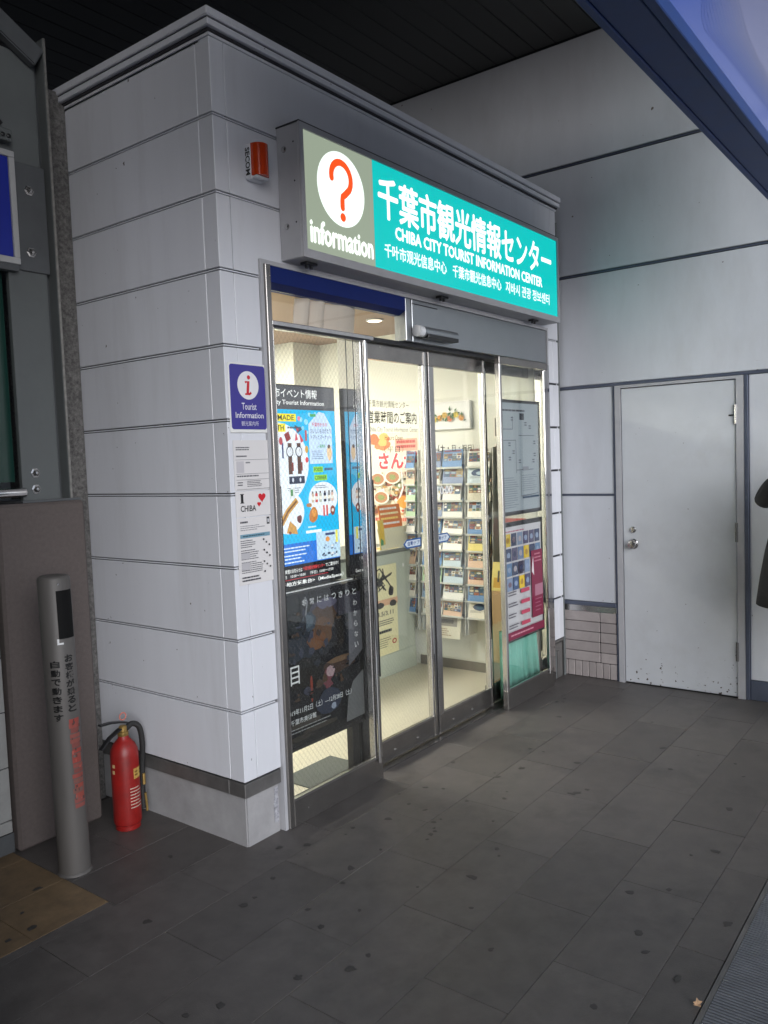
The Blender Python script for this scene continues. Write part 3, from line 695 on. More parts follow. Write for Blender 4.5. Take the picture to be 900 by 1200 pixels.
def f3(p):
    p.lines(.040, 1.355, .10, 1.368, 1, '#4a4a4e', .6); p.lines(.040, 1.325, .18, 1.350, 3, '#8a8a8e', .4); p.rect(.190, 1.345, .206, 1.375, '#26262a'); p.rect(.194, 1.352, .202, 1.368, '#c8c8cc')
    p.rect(.036, 1.296, .205, 1.312, '#6f95a6'); p.lines(.05, 1.299, .19, 1.309, 1, '#33505e')
    p.lines(.036, 1.255, .12, 1.290, 4, '#66666a', .4); p.lines(.036, 1.205, .15, 1.250, 5, '#66666a', .4); p.lines(.036, 1.150, .16, 1.200, 6, '#66666a', .4); p.lines(.036, 1.115, .15, 1.140, 2, '#44444a', .5)
    p.rect(.036, 1.210, .085, 1.235, '#b3b1b4'); p.rect(.036, 1.165, .08, 1.195, '#b3b1b4')
    for i, (x, z) in enumerate(((.165, 1.283), (.18, 1.270), (.196, 1.258), (.165, 1.238), (.18, 1.225), (.196, 1.212), (.163, 1.190), (.178, 1.178), (.196, 1.166), (.163, 1.148))): p.ell(x, z, .005, .004, '#17171a', 10)
paper('notice_sheet', .022, .226, 1.104, 1.380, 'white timetable sheet with diagonal rows of black dots below the hearts sheet', f3)

# ------------------------------------------------------------------ digital screen and exhibition poster behind the left bay
sc_ = thing('digital_screen', (.56, .17, 1.0), 'lit blue event screen behind the left wired glass', 'screen')
box('casing', .262, .853, .158, .215, 1.008, 1.962, M_black, sc_, bev=.004)
p = Print(.0002)
p.rect(.27, 1.018, .845, 1.955, '#0d0e14'); p.rect(.27, 1.846, .845, 1.955, '#4c4d52')
p.text('千葉市イベント情報', .345, 1.900, .722, 1.943, '#f2f4f4', .008); p.text('Chiba City Tourist Information', .315, 1.862, .770, 1.890, '#f2f4f4', .012)
p.rect(.27, 1.120, .845, 1.846, '#19b4ea'); p.rect(.27, 1.120, .845, 1.222, '#1f6fd0')
for x, z, r in ((.60, 1.80, .012), (.635, 1.79, .014), (.66, 1.825, .010), (.70, 1.84-.01, .008), (.61, 1.76, .010), (.64, 1.74, .008)): p.ell(x, z, r, r, '#8fd6f2', 16)
p.ell(.585, 1.805, .010, .011, '#e77a96', 12)
p.ell(.435, 1.595, .205, .190, '#e6eef8', 40)
p.rect(.30, 1.790, .565, 1.826, '#f2e32a'); p.text('HANDMADE', .325, 1.796, .552, 1.820, '#3a3a20', .015)
p.rect(.30, 1.742, .492, 1.780, '#f2e32a'); p.text('BOOTH', .355, 1.748, .482, 1.773, '#3a3a20', .015); p.lines(.505, 1.756, .60, 1.768, 1, '#4a4c50', .7, .05)
p.poly([(.648, 1.590), (.815, 1.590), (.815, 1.765), (.765, 1.832), (.725, 1.840), (.648, 1.780)], '#c6dcf6')
p.text('千葉市からの', .672, 1.768, .782, 1.788, '#c83c56', .015); p.text('おいしいものがたり', .660, 1.735, .808, 1.760, '#28527c', .01); p.text('トマトとマーケット', .662, 1.706, .808, 1.728, '#28527c', .01)
p.text('入場無料', .705, 1.665, .765, 1.683, '#3e9a5e', .01); p.lines(.665, 1.610, .755, 1.655, 5, '#5c7ea8', .35)
p.blob(.790, 1.640, .020, .042, '#e3c49a'); p.blob(.788, 1.672, .011, .012, '#4a2c20'); p.rect(.66, 1.815, .70, 1.828, '#3aa35a')
p.rect(.668, 1.548, .738, 1.576, '#8fd83c'); p.text('FOOD', .674, 1.553, .732, 1.571, '#2c4420', .02); p.lines(.748, 1.553, .81, 1.571, 1, '#2c4c70', .7, .02)
p.rect(.672, 1.508, .765, 1.536, '#8fd83c'); p.text('CORNER', .677, 1.513, .760, 1.531, '#2c4420', .02)
# goods in the white circles
for cx in (.510, .570):
    p.rect(cx-.012, 1.545, cx+.014, 1.690, '#54372c'); p.rect(cx+.008, 1.560, cx+.022, 1.60, '#7a3428'); p.ell(cx, 1.650, .024, .026, '#2b2f38', 24); p.ell(cx, 1.650, .019, .021, '#dfe4ee', 24); p.stroke([(cx, 1.650), (cx+.006, 1.664)], .002, '#333333')
p.poly([(.475, 1.730), (.505, 1.745), (.52, 1.71), (.49, 1.695)], '#8c2f2e'); p.poly([(.545, 1.775), (.60, 1.755), (.565, 1.735)], '#3c4a62'); p.poly([(.555, 1.745), (.545, 1.700), (.565, 1.705)], '#cc4a5a'); p.poly([(.575, 1.74), (.585, 1.69), (.605, 1.70)], '#cc4a5a')
p.ell(.565, 1.752, .008, .008, '#b03040', 12); p.rect(.615, 1.70, .628, 1.75, '#b84a44'); p.blob(.622, 1.66, .012, .022, '#d0a03c'); p.blob(.622, 1.61, .012, .016, '#d8484c'); p.rect(.495, 1.500, .600, 1.535, '#26304a'); p.ell(.52, 1.518, .006, .011, '#cfd6e4', 10); p.ell(.57, 1.518, .006, .011, '#cfd6e4', 10)
p.rect(.455, 1.62, .465, 1.69, '#27306a'); p.blob(.450, 1.70, .014, .02, '#b24650'); p.lines(.48, 1.455, .585, 1.485, 3, '#6a7688', .4)
p.ell(.725, 1.420, .105, .082, '#e6eef8', 40); p.lines(.665, 1.470, .785, 1.488, 2, '#5c6a80', .4)
for cx, c in ((.650, '#c8b4a0'), (.675, '#c24b48'), (.703, '#b6bcae'), (.735, '#28304c'), (.765, '#8a8e90'), (.788, '#d8b8a8')): p.rect(cx-.009, 1.405, cx+.009, 1.448, c); p.rect(cx-.005, 1.448, cx+.005, 1.458, '#4a3a34'); p.rect(cx-.009, 1.418, cx+.009, 1.434, '#ece8de')
p.blob(.645, 1.345, .034, .044, '#c07a3c'); p.blob(.65, 1.355, .020, .022, '#dd9a50'); p.blob(.618, 1.395, .022, .012, '#b07a48'); p.rect(.716, 1.335, .727, 1.388, '#d05048'); p.rect(.738, 1.335, .750, 1.388, '#d05048'); p.blob(.785, 1.360, .020, .026, '#8c4a3c'); p.blob(.785, 1.36, .010, .010, '#e8dcd4')
p.ell(.47, 1.370, .11, .10, '#e6eef8', 32); p.stroke([(.425, 1.32), (.47, 1.375), (.535, 1.425)], .030, '#c89a50'); p.stroke([(.43, 1.325), (.47, 1.375), (.53, 1.42)], .010, '#7a5230'); p.poly([(.455, 1.275), (.53, 1.265), (.52, 1.30), (.48, 1.33)], '#c8964c'); p.blob(.545, 1.335, .020, .022, '#6a3c3c'); p.poly([(.485, 1.43), (.525, 1.44), (.52, 1.49), (.483, 1.475)], '#d8dee0'); p.rect(.492, 1.445, .508, 1.475, '#4a8a52'); p.blob(.478, 1.275, .010, .008, '#8a4c30')
p.rect(.585, 1.262, .695, 1.275, '#f0f8ff'); p.lines(.60, 1.283, .68, 1.298, 1, '#d0eefc', .5)
p.rect(.655, 1.128, .828, 1.262, '#bcd9ee'); p.rect(.72, 1.240, .79, 1.252, '#3c4a78'); p.rect(.795, 1.20, .812, 1.262, '#e8e36a'); p.blob(.735, 1.222, .018, .014, '#e0964c')
for _ in range(26): a, b = random.uniform(.66, .80), random.uniform(1.135, 1.20); p.rect(a, b, a+random.uniform(.006, .02), b+random.uniform(.004, .012), random.choice(('#5a7ea8', '#8aa4c4', '#30405c', '#d8dce0')))
for z in (1.205, 1.190, 1.170, 1.155, 1.138): p.lines(.41, z-.006, .60, z+.006, 1, '#dcecff', .5)
p.text('開催時間のお知らせは', .40, 1.088, .54, 1.108, '#eef0f0', .01); p.text('千葉市観光情報センター', .545, 1.090, .70, 1.109, '#d83c40', .015); p.text('でご案内中！', .705, 1.090, .80, 1.109, '#eef0f0', .01)
p.text('土・日　10:00〜18:00　（平日）10:00〜17:00', .38, 1.066, .76, 1.083, '#eef0f0', .01); p.rect(.40, 1.058, .72, 1.061, '#b03038')
p.text('銚子地方気象台>（MediaSpace）', .36, 1.026, .835, 1.050, '#f2f4f4', .02)
p.build('lit_print', (0, .1575, 0), FX, UZ, M_screen, sc_)

st = thing('poster_stand', (.57, .1, 0), 'black stand holding the exhibition poster low behind the left glass', 'stand')
for xa, xb in ((.275, .345), (.815, .872)): box('leg', xa, xb, .095, .135, .006, 1.005, M_black, st, bev=.003)
box('shelf', .275, .872, .10, .20, .985, 1.004, M_black, st, bev=.003); box('slat', .30, .84, .075, .080, 1.012, 1.018, M_white, st)
box('backing_board', .275, .868, .072, .094, .285, 1.004, M_black, st)
box('foot', .27, .88, .08, .19, .006, .016, M_black, st)
ex = thing('exhibition_poster', (.56, .066, .30), 'dark exhibition poster with white lettering behind the lower left glass', 'poster')
p = Print(); p.rect(.268, .300, .866, 1.002, '#16161a')
for cx, cy, rx, ry, c in ((.42, .90, .12, .09, '#1e2220'), (.62, .90, .13, .06, '#3c3a48'), (.60, .86, .11, .08, '#4a3626'), (.60, .80, .08, .08, '#5c4026'), (.63, .93, .08, .03, '#5a586c'), (.50, .86, .06, .05, '#2e3a44'), (.495, .865, .045, .035, '#4c5a64'), (.43, .75, .11, .10, '#20262e'), (.55, .77, .07, .05, '#6a4426'), (.70, .77, .05, .09, '#1a1613'), (.46, .63, .15, .08, '#15130f'), (.70, .62, .14, .04, '#3a2a22'), (.72, .645, .12, .015, '#6a5440'), (.50, .55, .010, .075, '#7c3426'), (.62, .57, .045, .055, '#6a3a42'), (.635, .60, .035, .03, '#a0888c'), (.62, .46, .10, .07, '#2a3040'), (.65, .43, .02, .018, '#8a94a4'), (.45, .40, .12, .02, '#3a3630'), (.55, .36, .14, .015, '#34302a'), (.40, .34, .1, .015, '#2a2824')): p.blob(cx, cy, rx, ry, c, 16, .22)
for _ in range(60): p.blob(random.uniform(.29, .78), random.uniform(.50, .93), random.uniform(.008, .035), random.uniform(.006, .03), random.choice(('#1a1c1e', '#22262c', '#2e241c', '#3c2e22', '#15151a', '#343846', '#463424')), 9, .5)
p.poly([(.755, .60), (.862, .66), (.862, .90), (.765, .86)], '#55555a'); p.poly([(.72, .33), (.862, .335), (.862, .56), (.78, .52), (.74, .45)], '#5e5f60'); p.rect(.69, .86, .862, .955, '#2c2a34'); p.stroke([(.46, .90), (.475, .96), (.46, .985)], .010, '#7a7c80')
for i, ch in enumerate('非常にはっきりと'): x = .440+i*.051; p.text(ch, x, .945, x+.030, .975, '#d6d8d8', .004)
for i, ch in enumerate('わからない'): z = .905-i*.052; p.text(ch, .800, z-.015, .828, z+.012, '#d6d8d8', .004)
p.text('目', .342, .600, .400, .685, '#dfe0e0', .004)
p.text('2019年11月2日（土）—12月28日（土）', .31, .462, .76, .490, '#cfd2d2', .006); p.text('千葉市美術館', .33, .418, .50, .444, '#cfd2d2', .006); p.lines(.33, .375, .60, .405, 2, '#8a8c8c', .3)
p.build('print', (0, .0705, 0), FX, UZ, M_printg, ex)
mt = box('floor_mat', .60, .98, .16, .40, .005, .011, mat('grey_mat', (.10, .11, .10), .9, noise=.3, nscale=200)); tag(mt, 'dark grey mat on the cream floor behind the left glass', 'mat')

# ------------------------------------------------------------------ inside the kiosk
for i, (x, y) in enumerate(((.62, 1.80), (1.42, 1.80))):
    lp = thing('ceiling_lamp', (x, y, 2.56), ('left' if i == 0 else 'right')+' square ceiling lamp inside the kiosk', 'lamp', 'ceiling lamps inside the kiosk')
    box('frame', x-.32, x+.32, y-.32, y+.32, 2.535, 2.560, M_white, lp, bev=.004); box('diffuser', x-.29, x+.29, y-.29, y+.29, 2.528, 2.5345, M_lamp, lp)
DLX, DLY = 2.25, .96
dl = thing('downlight', (DLX, DLY, 2.55), 'small round ceiling downlight seen through the transom glass', 'lamp')
bm = bm_new(); lathe(bm, (DLX, DLY, 2.552), [(.060, .008), (.060, 0), (.050, -.003), (.046, 0)], 24); finish('ring', bm, M_white, dl, smooth=True)
bm = bm_new(); lathe(bm, (DLX, DLY, 2.549), [(.045, .002), (.045, 0)], 24); finish('lens', bm, M_spot, dl)
ct = thing('service_counter', (2.2, 1.3, 0), 'pale green grey service counter inside behind the left door leaf', 'counter')
box('front_panel', 1.45, 2.80, 1.10, 1.118, .005, .905, M_counter, ct, bev=.002); box('kick_board', 1.45, 2.802, 1.094, 1.0995, .005, .165, M_counter, ct, bev=.002)
box('side_panel', 2.782, 2.80, 1.1185, 1.60, .005, .905, M_counter, ct); box('side_panel', 1.45, 1.468, 1.1185, 1.60, .005, .905, M_counter, ct)
box('worktop', 1.43, 2.82, 1.08, 1.62, .906, .932, mat('worktop_edge', (.13, .14, .12), .5, noise=.2, nscale=80), ct, bev=.003)
bm = bm_new(); abox(bm, 2.655, 2.675, 1.092, 1.0935, .79, .815); finish('hook', bm, M_white, ct)
def sheet_thing(name, label, cat, org, U, V, w_, h_, col, fill=None, m=None, group=None, t=.002):
    U, V = Vector(U).normalized(), Vector(V).normalized(); N_ = U.cross(V); org = Vector(org)
    p = Print(); p.v += [(0, 0, 0), (w_, 0, 0), (w_, h_, 0), (0, h_, 0), (0, 0, -t), (w_, 0, -t), (w_, h_, -t), (0, h_, -t)]
    for f in ((0, 1, 2, 3), (7, 6, 5, 4), (0, 4, 5, 1), (1, 5, 6, 2), (2, 6, 7, 3), (3, 7, 4, 0)): p.f.append(f); p.c.append(lin(col))
    if fill: fill(p, w_, h_)
    o = p.build(name, org, U, V, m or M_print); return tag(o, label, cat, group)
def cp(p, w, h):
    for i in range(10): p.stroke([(random.uniform(.1, .5)*w+.05, h*random.uniform(.72, .97)) for _ in range(2)]+[(w*random.uniform(.4, .9), h*random.uniform(.70, .95))], .012, '#1c1c1a')
    p.blob(w*.45, h*.80, w*.12, h*.03, '#1c1c1a'); p.blob(w*.8, h*.70, w*.10, h*.06, '#1c1c1a'); p.rect(w*.3, h*.55, w, h*.62, '#d4a884'); p.blob(w*.45, h*.56, w*.13, h*.04, '#201e1c'); p.blob(w*.85, h*.56, w*.13, h*.04, '#201e1c')
    p.text('3.5/3.11', w*.35, h*.44, w*.85, h*.49, '#2a2a26', .01); p.lines(w*.35, h*.33, w*.9, h*.40, 3, '#4a4a44', .4); p.lines(w*.30, h*.24, w*.92, h*.29, 1, '#1c1c1a', .6); p.lines(w*.35, h*.08, w*.75, h*.2, 5, '#6a6a60', .3); p.ell(w*.85, h*.13, w*.07, h*.03, '#b23a30', 18); p.ell(w*.85, h*.13, w*.04, h*.018, '#e6dfb4', 14)
sheet_thing('counter_poster', 'cream poster with black brush strokes on the front of the counter', 'poster', (2.19, 1.0925, .170), FX, UZ, .385, .66, '#e3dcae', cp)
# stands and papers on the counter
def on(p, w, h):
    for i in range(4): p.lines(w*.06, h*(.78-.2*i), w*.94, h*(.92-.2*i), 1, random.choice(('#fff3c8', '#ffe27a', '#ffffff')), .6, .15)
sheet_thing('orange_notice', 'orange notice with pale writing standing on the counter', 'notice', (2.50, 1.16, 1.075), FX, (0, .15, 1), .27, .185, '#e07a30', on)
sheet_thing('white_board', 'blank cream board leaning on the counter in front of the orange notice', 'board', (2.44, 1.115, .938), FX, (0, .25, 1), .38, .155, '#dcd8bb', None)
def rn(p, w, h): p.rect(w*.1, h*.55, w*.9, h*.92, '#d8534e'); p.text('千', w*.25, h*.62, w*.7, h*.88, '#ffffff', .02); p.rect(w*.1, h*.1, w*.9, h*.5, '#f0d9d0'); p.lines(w*.15, h*.15, w*.85, h*.45, 5, '#c46a60', .4)
sheet_thing('red_notice', 'small red and white notice at the left end of the counter top', 'notice', (2.29, 1.15, .936), FX, (0, .12, 1), .135, .26, '#e8d8cc', rn)
def yl(p, w, h): p.poly([(0, h*.4), (w*.6, h), (w, h*.7), (w*.5, 0)], '#e0b82c'); p.poly([(w*.1, h*.1), (w*.5, 0), (w*.7, h*.3), (w*.3, h*.4)], '#3c8a58')
sheet_thing('folded_flyer', 'yellow and green folded flyer on the counter beside the red notice', 'flyer', (2.43, 1.12, .936), FX, (0, .1, 1), .07, .22, '#d8c060', yl)
sheet_thing('paper_pile', 'white and yellow papers lying on the counter edge', 'papers', (2.32, 1.10, .9345), FX, (0, 1, 0), .36, .20, '#c8c8c0', lambda p, w, h: (p.rect(w*.4, h*.1, w*.95, h*.8, '#d2b44c'), p.poly([(.01, .02), (w*.4, .03), (w*.45, h*.8), (.03, h*.7)], '#e4e4e0')), t=.0015)
def fd(p, w, h):
    for _ in range(7): p.blob(w*random.uniform(.08, .4), h*random.uniform(.85, .97), w*.10, h*.05, random.choice(('#e07a48', '#d85c48', '#e8b060')))
    p.blob(w*.12, h*.93, w*.14, h*.07, '#e46a3c'); p.rect(w*.55, h*.80, w*.98, h*.93, '#d9a08a'); p.lines(w*.58, h*.82, w*.95, h*.92, 2, '#b03a3a', .6, .1); p.text('さんが', w*.20, h*.60, w*.99, h*.80, '#f4f4ec', .09); p.text('さんが', w*.21, h*.605, w*.98, h*.795, '#c93a44', .04)
    for _ in range(22): p.blob(w*random.uniform(.08, .75), h*random.uniform(.12, .58), w*random.uniform(.05, .11), h*random.uniform(.03, .06), random.choice(('#6a7a48', '#a8684c', '#e0d0b4', '#c49a64', '#8a4a38', '#d8c8b0', '#90a070', '#e8e0d0', '#d07858')))
    for _ in range(90): p.blob(w*random.uniform(.03, .80), h*random.uniform(.10, .58), w*random.uniform(.02, .05), h*random.uniform(.012, .03), random.choice(('#4a5c34', '#7a3c2c', '#d0c4a8', '#94703c', '#5c3428', '#a8b490', '#c89a4c', '#f0ece0', '#b04838', '#6c6c5c')), 8, .5)
    for cx, cy in ((.22, .50), (.52, .52), (.28, .30)): p.ell(w*cx, h*cy, w*.16, h*.075, '#e9e2d2', 24); p.ell(w*cx, h*cy, w*.13, h*.06, '#a87450', 20); p.blob(w*cx, h*cy, w*.08, h*.035, '#7f8c50')
    p.stroke([(w*.7, h*.6), (w*.72, h*.4), (w*.62, h*.25)], w*.03, '#dfe0dc'); p.blob(w*.72, h*.25, w*.13, h*.075, '#e08c34'); p.rect(w*.85, h*.12, w*.97, h*.34, '#3c5278'); p.rect(w*.89, h*.18, w*.93, h*.32, '#c6d0dc'); p.lines(w*.15, h*.03, w*.9, h*.09, 1, '#c8604c', .6)
sheet_thing('food_poster', 'large food poster with red lettering on the inside wall behind the counter', 'poster', (2.868, 1.545, 1.085), WYU, UZ, .49, .72, '#e3dcc6', fd)
def sm(p, w, h): p.rect(w*.1, h*.6, w*.8, h*.7, '#d87a50'); p.rect(w*.1, h*.86, w*.8, h*.94, '#d87a50'); p.lines(w*.1, h*.1, w*.9, h*.5, 5, '#8a8878', .35)
sheet_thing('wall_notice', 'two tone notice between the food poster and the brochure racks', 'notice', (2.864, 1.045, 1.36), WYU, UZ, .075, .30, '#dcd8c6', sm)
for j, (y1, z0, w_, h_, c, l) in enumerate(((.40, 1.72, .10, .16, '#c9c2b4', 'upper small framed photograph on the inside wall right of the racks'), (.40, 1.52, .10, .16, '#a8a29a', 'lower small framed photograph on the inside wall right of the racks'))):
    sheet_thing('wall_photo', l, 'picture', (2.868, y1, z0), WYU, UZ, w_, h_, '#efeae0', lambda p, w, h: (p.rect(w*.1, h*.1, w*.9, h*.9, '#6a6660'), [p.blob(w*random.uniform(.2, .8), h*random.uniform(.2, .8), w*.1, h*.1, random.choice(('#c8c4bc', '#3a3836', '#94908a'))) for _ in range(8)]))
# floral picture
fp = thing('floral_picture', (2.85, .77, 1.82), 'white canvas with a row of orange and yellow flowers on the inside wall', 'picture')
box('canvas', 2.835, 2.868, .575, .975, 1.80, 2.005, M_white, fp, bev=.003)
fl_cols = [(.75, .38, .10), (.78, .62, .10), (.70, .25, .12), (.78, .55, .15)]
for i in range(30):
    bm = bm_new(); y, z = random.uniform(.62, .93), random.uniform(1.855, 1.935); a = random.uniform(0, 6.28); r = random.uniform(.018, .032)
    c_ = Vector((2.833, y, z)); d = Vector((0, math.cos(a), math.sin(a))); e = Vector((0, -math.sin(a), math.cos(a)))
    vs = [bm.verts.new(q) for q in (c_, c_+d*r*.5+e*r*.3-Vector((.012, 0, 0)), c_+d*r*1.3-Vector((.006, 0, 0)), c_+d*r*.5-e*r*.3-Vector((.012, 0, 0)))]
    bm.faces.new(vs); finish('leaf', bm, M_green, fp, recalc=False)
for i in range(7):
    y = .645+.045*i+random.uniform(-.006, .006); z = 1.895+random.uniform(-.018, .018); bm = bm_new()
    for k in range(9):
        a = 2*math.pi*k/9; c_ = Vector((2.826, y, z)); d = Vector((0, math.cos(a), math.sin(a))); e = Vector((0, -math.sin(a), math.cos(a))); r = .026
        vs = [bm.verts.new(q) for q in (c_, c_+d*r*.6+e*r*.3-Vector((.006, 0, 0)), c_+d*r-Vector((.002, 0, 0)), c_+d*r*.6-e*r*.3-Vector((.006, 0, 0)))]; bm.faces.new(vs)
    lathe(bm, (2.822, y, z), [(.009, .003), (.008, -.004), (.003, -.006)], 8, 'X')
    finish('flower', bm, mat('petal_%d' % (i % 4), fl_cols[i % 4], .6), fp, recalc=False)
# brochure racks
pal = ['#d8d4c4', '#8fa9c8', '#c9c4ae', '#5c86b4', '#e3ded0', '#a8c4a0', '#d4b49a', '#7a8aa8', '#dcdcd4', '#b8c8d0', '#d8c870', '#f0ece0']
nm = {'#d8d4c4': 'cream', '#8fa9c8': 'light blue', '#c9c4ae': 'beige', '#5c86b4': 'blue', '#e3ded0': 'off white', '#a8c4a0': 'pale green', '#d4b49a': 'tan', '#7a8aa8': 'slate blue', '#dcdcd4': 'pale grey', '#b8c8d0': 'grey blue', '#d8c870': 'yellow', '#f0ece0': 'white'}
ordn = ['top', 'second', 'third', 'fourth', 'fifth', 'sixth', 'seventh', 'eighth', 'ninth', 'bottom']
for ri, (ya, yb, nc, lab) in enumerate(((1.03, 1.075+.055, 1, 'narrow left'), (.615, .985, 2, 'middle'), (.385, .585, 1, 'right'))):
    rk = thing('brochure_rack', (2.8, (ya+yb)/2, .28), lab+' clear brochure rack on the inside wall', 'rack', 'brochure racks on the inside wall')
    for y in (ya-.006, yb):
        bm = bm_new(); P = [(2.868, .30), (2.745, .30), (2.812, 1.66), (2.868, 1.66)]
        a = [bm.verts.new((x, y, z)) for x, z in P]; b = [bm.verts.new((x, y+.006, z)) for x, z in P]
        for i in range(4): bm.faces.new((a[i], a[(i+1) % 4], b[(i+1) % 4], b[i]))
        bm.faces.new(a); bm.faces.new(b[::-1]); finish('side_panel', bm, M_acryl, rk)
    for r_ in range(10):
        z = 1.515-.121*r_; xf = 2.800-.0055*r_
        box('pocket_lip', xf-.030, xf-.028, ya, yb-.001, z, z+.012, M_acryl, rk); box('pocket_floor', xf-.0255, 2.866, ya, yb-.001, z-.003, z, M_acryl, rk)
        cw = (yb-ya)/nc
        for c_ in range(nc):
            col = random.choice(pal); acc = random.choice([q for q in pal if q != col]); y1 = ya+cw*(nc-c_)-.006
            side = '' if nc == 1 else (', left pocket' if c_ == 0 else ', right pocket')
            big = (ri == 1 and r_ == 8)
            def cov(p, w, h, acc=acc, s=random.randint(0, 4), sd=random.randint(0, 99999)):
                q = random.Random(sd); dark = ('#2c4468', '#3c5c3c', '#6a2c2c', '#4a4640', '#7a6a48', '#28506a', '#8a4c34', '#54607a', '#a89468', '#c4b898', '#90a8b8', '#e8e4d8')
                n = q.randint(3, 5); z0 = h*q.uniform(.28, .42); z1 = h*q.uniform(.70, .80)
                if s != 3:
                    for i in range(n):
                        for j in range(3):
                            c1 = q.choice(dark[:8] if s < 2 else dark); x0 = w*(.04+.92*i/n); zz = z0+(z1-z0)*j/3
                            p.rect(x0, zz, x0+w*.92/n, zz+(z1-z0)/3, c1); p.blob(x0+w*.46/n, zz+(z1-z0)/6, w*.4/n, (z1-z0)*.14, q.choice(dark), 7)
                else:
                    p.blob(w*.5, h*.58, w*.36, h*.20, q.choice(dark), 14); p.blob(w*.55, h*.55, w*.2, h*.10, q.choice(dark), 9); p.lines(w*.1, h*.3, w*.9, h*.42, 3, '#6a6a66', .35)
                p.rect(0, h*.83, w, h, acc) if s % 2 else None
                p.lines(w*.08, h*.84, w*.92, h*.97, q.choice((1, 2)), q.choice(('#f6f4ee', '#26304a', '#7a2626') if s % 2 else ('#26304a', '#7a2626', '#3a3a3a')), .65, .1)
            sheet_thing('leaflet', '%s leaflet with %s print, %s row of %s rack%s' % (nm[col], nm[acc], ordn[r_], lab, side), 'leaflet', (xf-.020, y1-random.uniform(-.003, .003), z+.001), (random.uniform(-.05, .05), -1, random.uniform(-.05, .05)), (random.uniform(.18, .32), 0, 1), cw-random.uniform(.010, .03), random.uniform(.135, .165), col, cov, group='leaflets in the brochure racks', t=.006)
def newsp(p, w, h): p.lines(w*.06, h*.84, w*.9, h*.95, 1, '#54504a', .6); p.rect(w*.2, h*.45, w*.9, h*.8, '#8c8880'); p.rect(w*.3, h*.55, w*.8, h*.7, '#5c5a58'); p.lines(w*.06, h*.08, w*.9, h*.38, 4, '#a08c70', .5)
sheet_thing('newspaper', 'large free newspaper hanging below the bottom row of the middle brochure rack', 'newspaper', (2.738, .955, .262), WYU, (.14, 0, 1), .30, .20, '#cfcbb8', newsp, t=.004)
# wall fittings seen through the narrow strip at the right
cb = thing('low_cabinet', (2.72, .24, 0), 'pale wooden low cabinet inside behind the right bay', 'cabinet')
box('carcass', 2.60, 2.86, .16, .345, .17, .66, M_wood, cb, bev=.003); box('plinth', 2.61, 2.85, .17, .34, .006, .168, M_skirt, cb); box('door', 2.592, 2.599, .168, .338, .18, .65, M_wood, cb, bev=.002)
bm = bm_new(); lathe(bm, (2.592, .30, .45), [(.008, 0), (.008, -.012), (.004, -.015)], 10, 'X'); finish('knob', bm, M_steel, cb)
sheet_thing('yellow_flyer', 'yellow flyer standing on the pale wooden cabinet', 'flyer', (2.66, .34, .662), WYU, (.2, 0, 1), .15, .20, '#cfc070', lambda p, w, h: (p.rect(w*.1, h*.1, w*.9, h*.45, '#b8902c'), p.rect(w*.3, h*.3, w*.4, h*.7, '#2c2a24'), p.rect(w*.6, h*.3, w*.7, h*.7, '#2c2a24')))
sheet_thing('blue_flyer', 'blue and white flyer on the inside wall above the pale cabinet', 'flyer', (2.864, .36, 1.17), WYU, UZ, .20, .30, '#e0e0d8', lambda p, w, h: (p.rect(0, h*.7, w, h, '#3c5a94'), p.lines(w*.1, h*.75, w*.9, h*.95, 2, '#e8eef8', .6), p.rect(w*.1, h*.3, w*.9, h*.65, '#8fa890'), [p.blob(w*random.uniform(.2, .8), h*random.uniform(.3, .6), w*.1, h*.05, '#e8e4d4') for _ in range(6)]))
sheet_thing('red_flyer', 'red banner flyer on the inside wall below the blue flyer', 'flyer', (2.864, .36, 1.02), WYU, UZ, .20, .13, '#b8483c', lambda p, w, h: p.lines(w*.1, h*.3, w*.9, h*.7, 1, '#e8b0a0', .5))
sheet_thing('grid_flyer', 'cream flyer with yellow and blue panels on the inside wall below the red flyer', 'flyer', (2.864, .36, .80), WYU, UZ, .20, .21, '#d8d4bc', lambda p, w, h: (p.rect(w*.1, h*.2, w*.3, h*.9, '#46527c'), p.rect(w*.4, h*.5, w*.6, h*.9, '#d0a838'), p.rect(w*.7, h*.2, w*.9, h*.9, '#46527c'), p.rect(w*.35, h*.05, w*.65, h*.16, '#4c8a48')))
# teal curtain
cu = bm_new(); n = 60; rings = []
for i in range(n+1):
    x = 2.28+.47*i/n; y = .048+.028*math.sin(i*.62)+.008*math.sin(i*1.7); rings.append((cu.verts.new((x, y, .03)), cu.verts.new((2.28+.42*i/n, y*.9+.006, .47)), cu.verts.new((2.28+.42*i/n, y*.9+.010, .47)), cu.verts.new((x, y+.004, .03))))
for a, b in zip(rings, rings[1:]):
    for i in range(4): cu.faces.new((a[i], a[(i+1) % 4], b[(i+1) % 4], b[i]))
cu.faces.new(rings[0][::-1]); cu.faces.new(rings[-1])
tag(finish('curtain', cu, M_curtain, smooth='all'), 'short pleated teal curtain low behind the right glass bay', 'curtain')
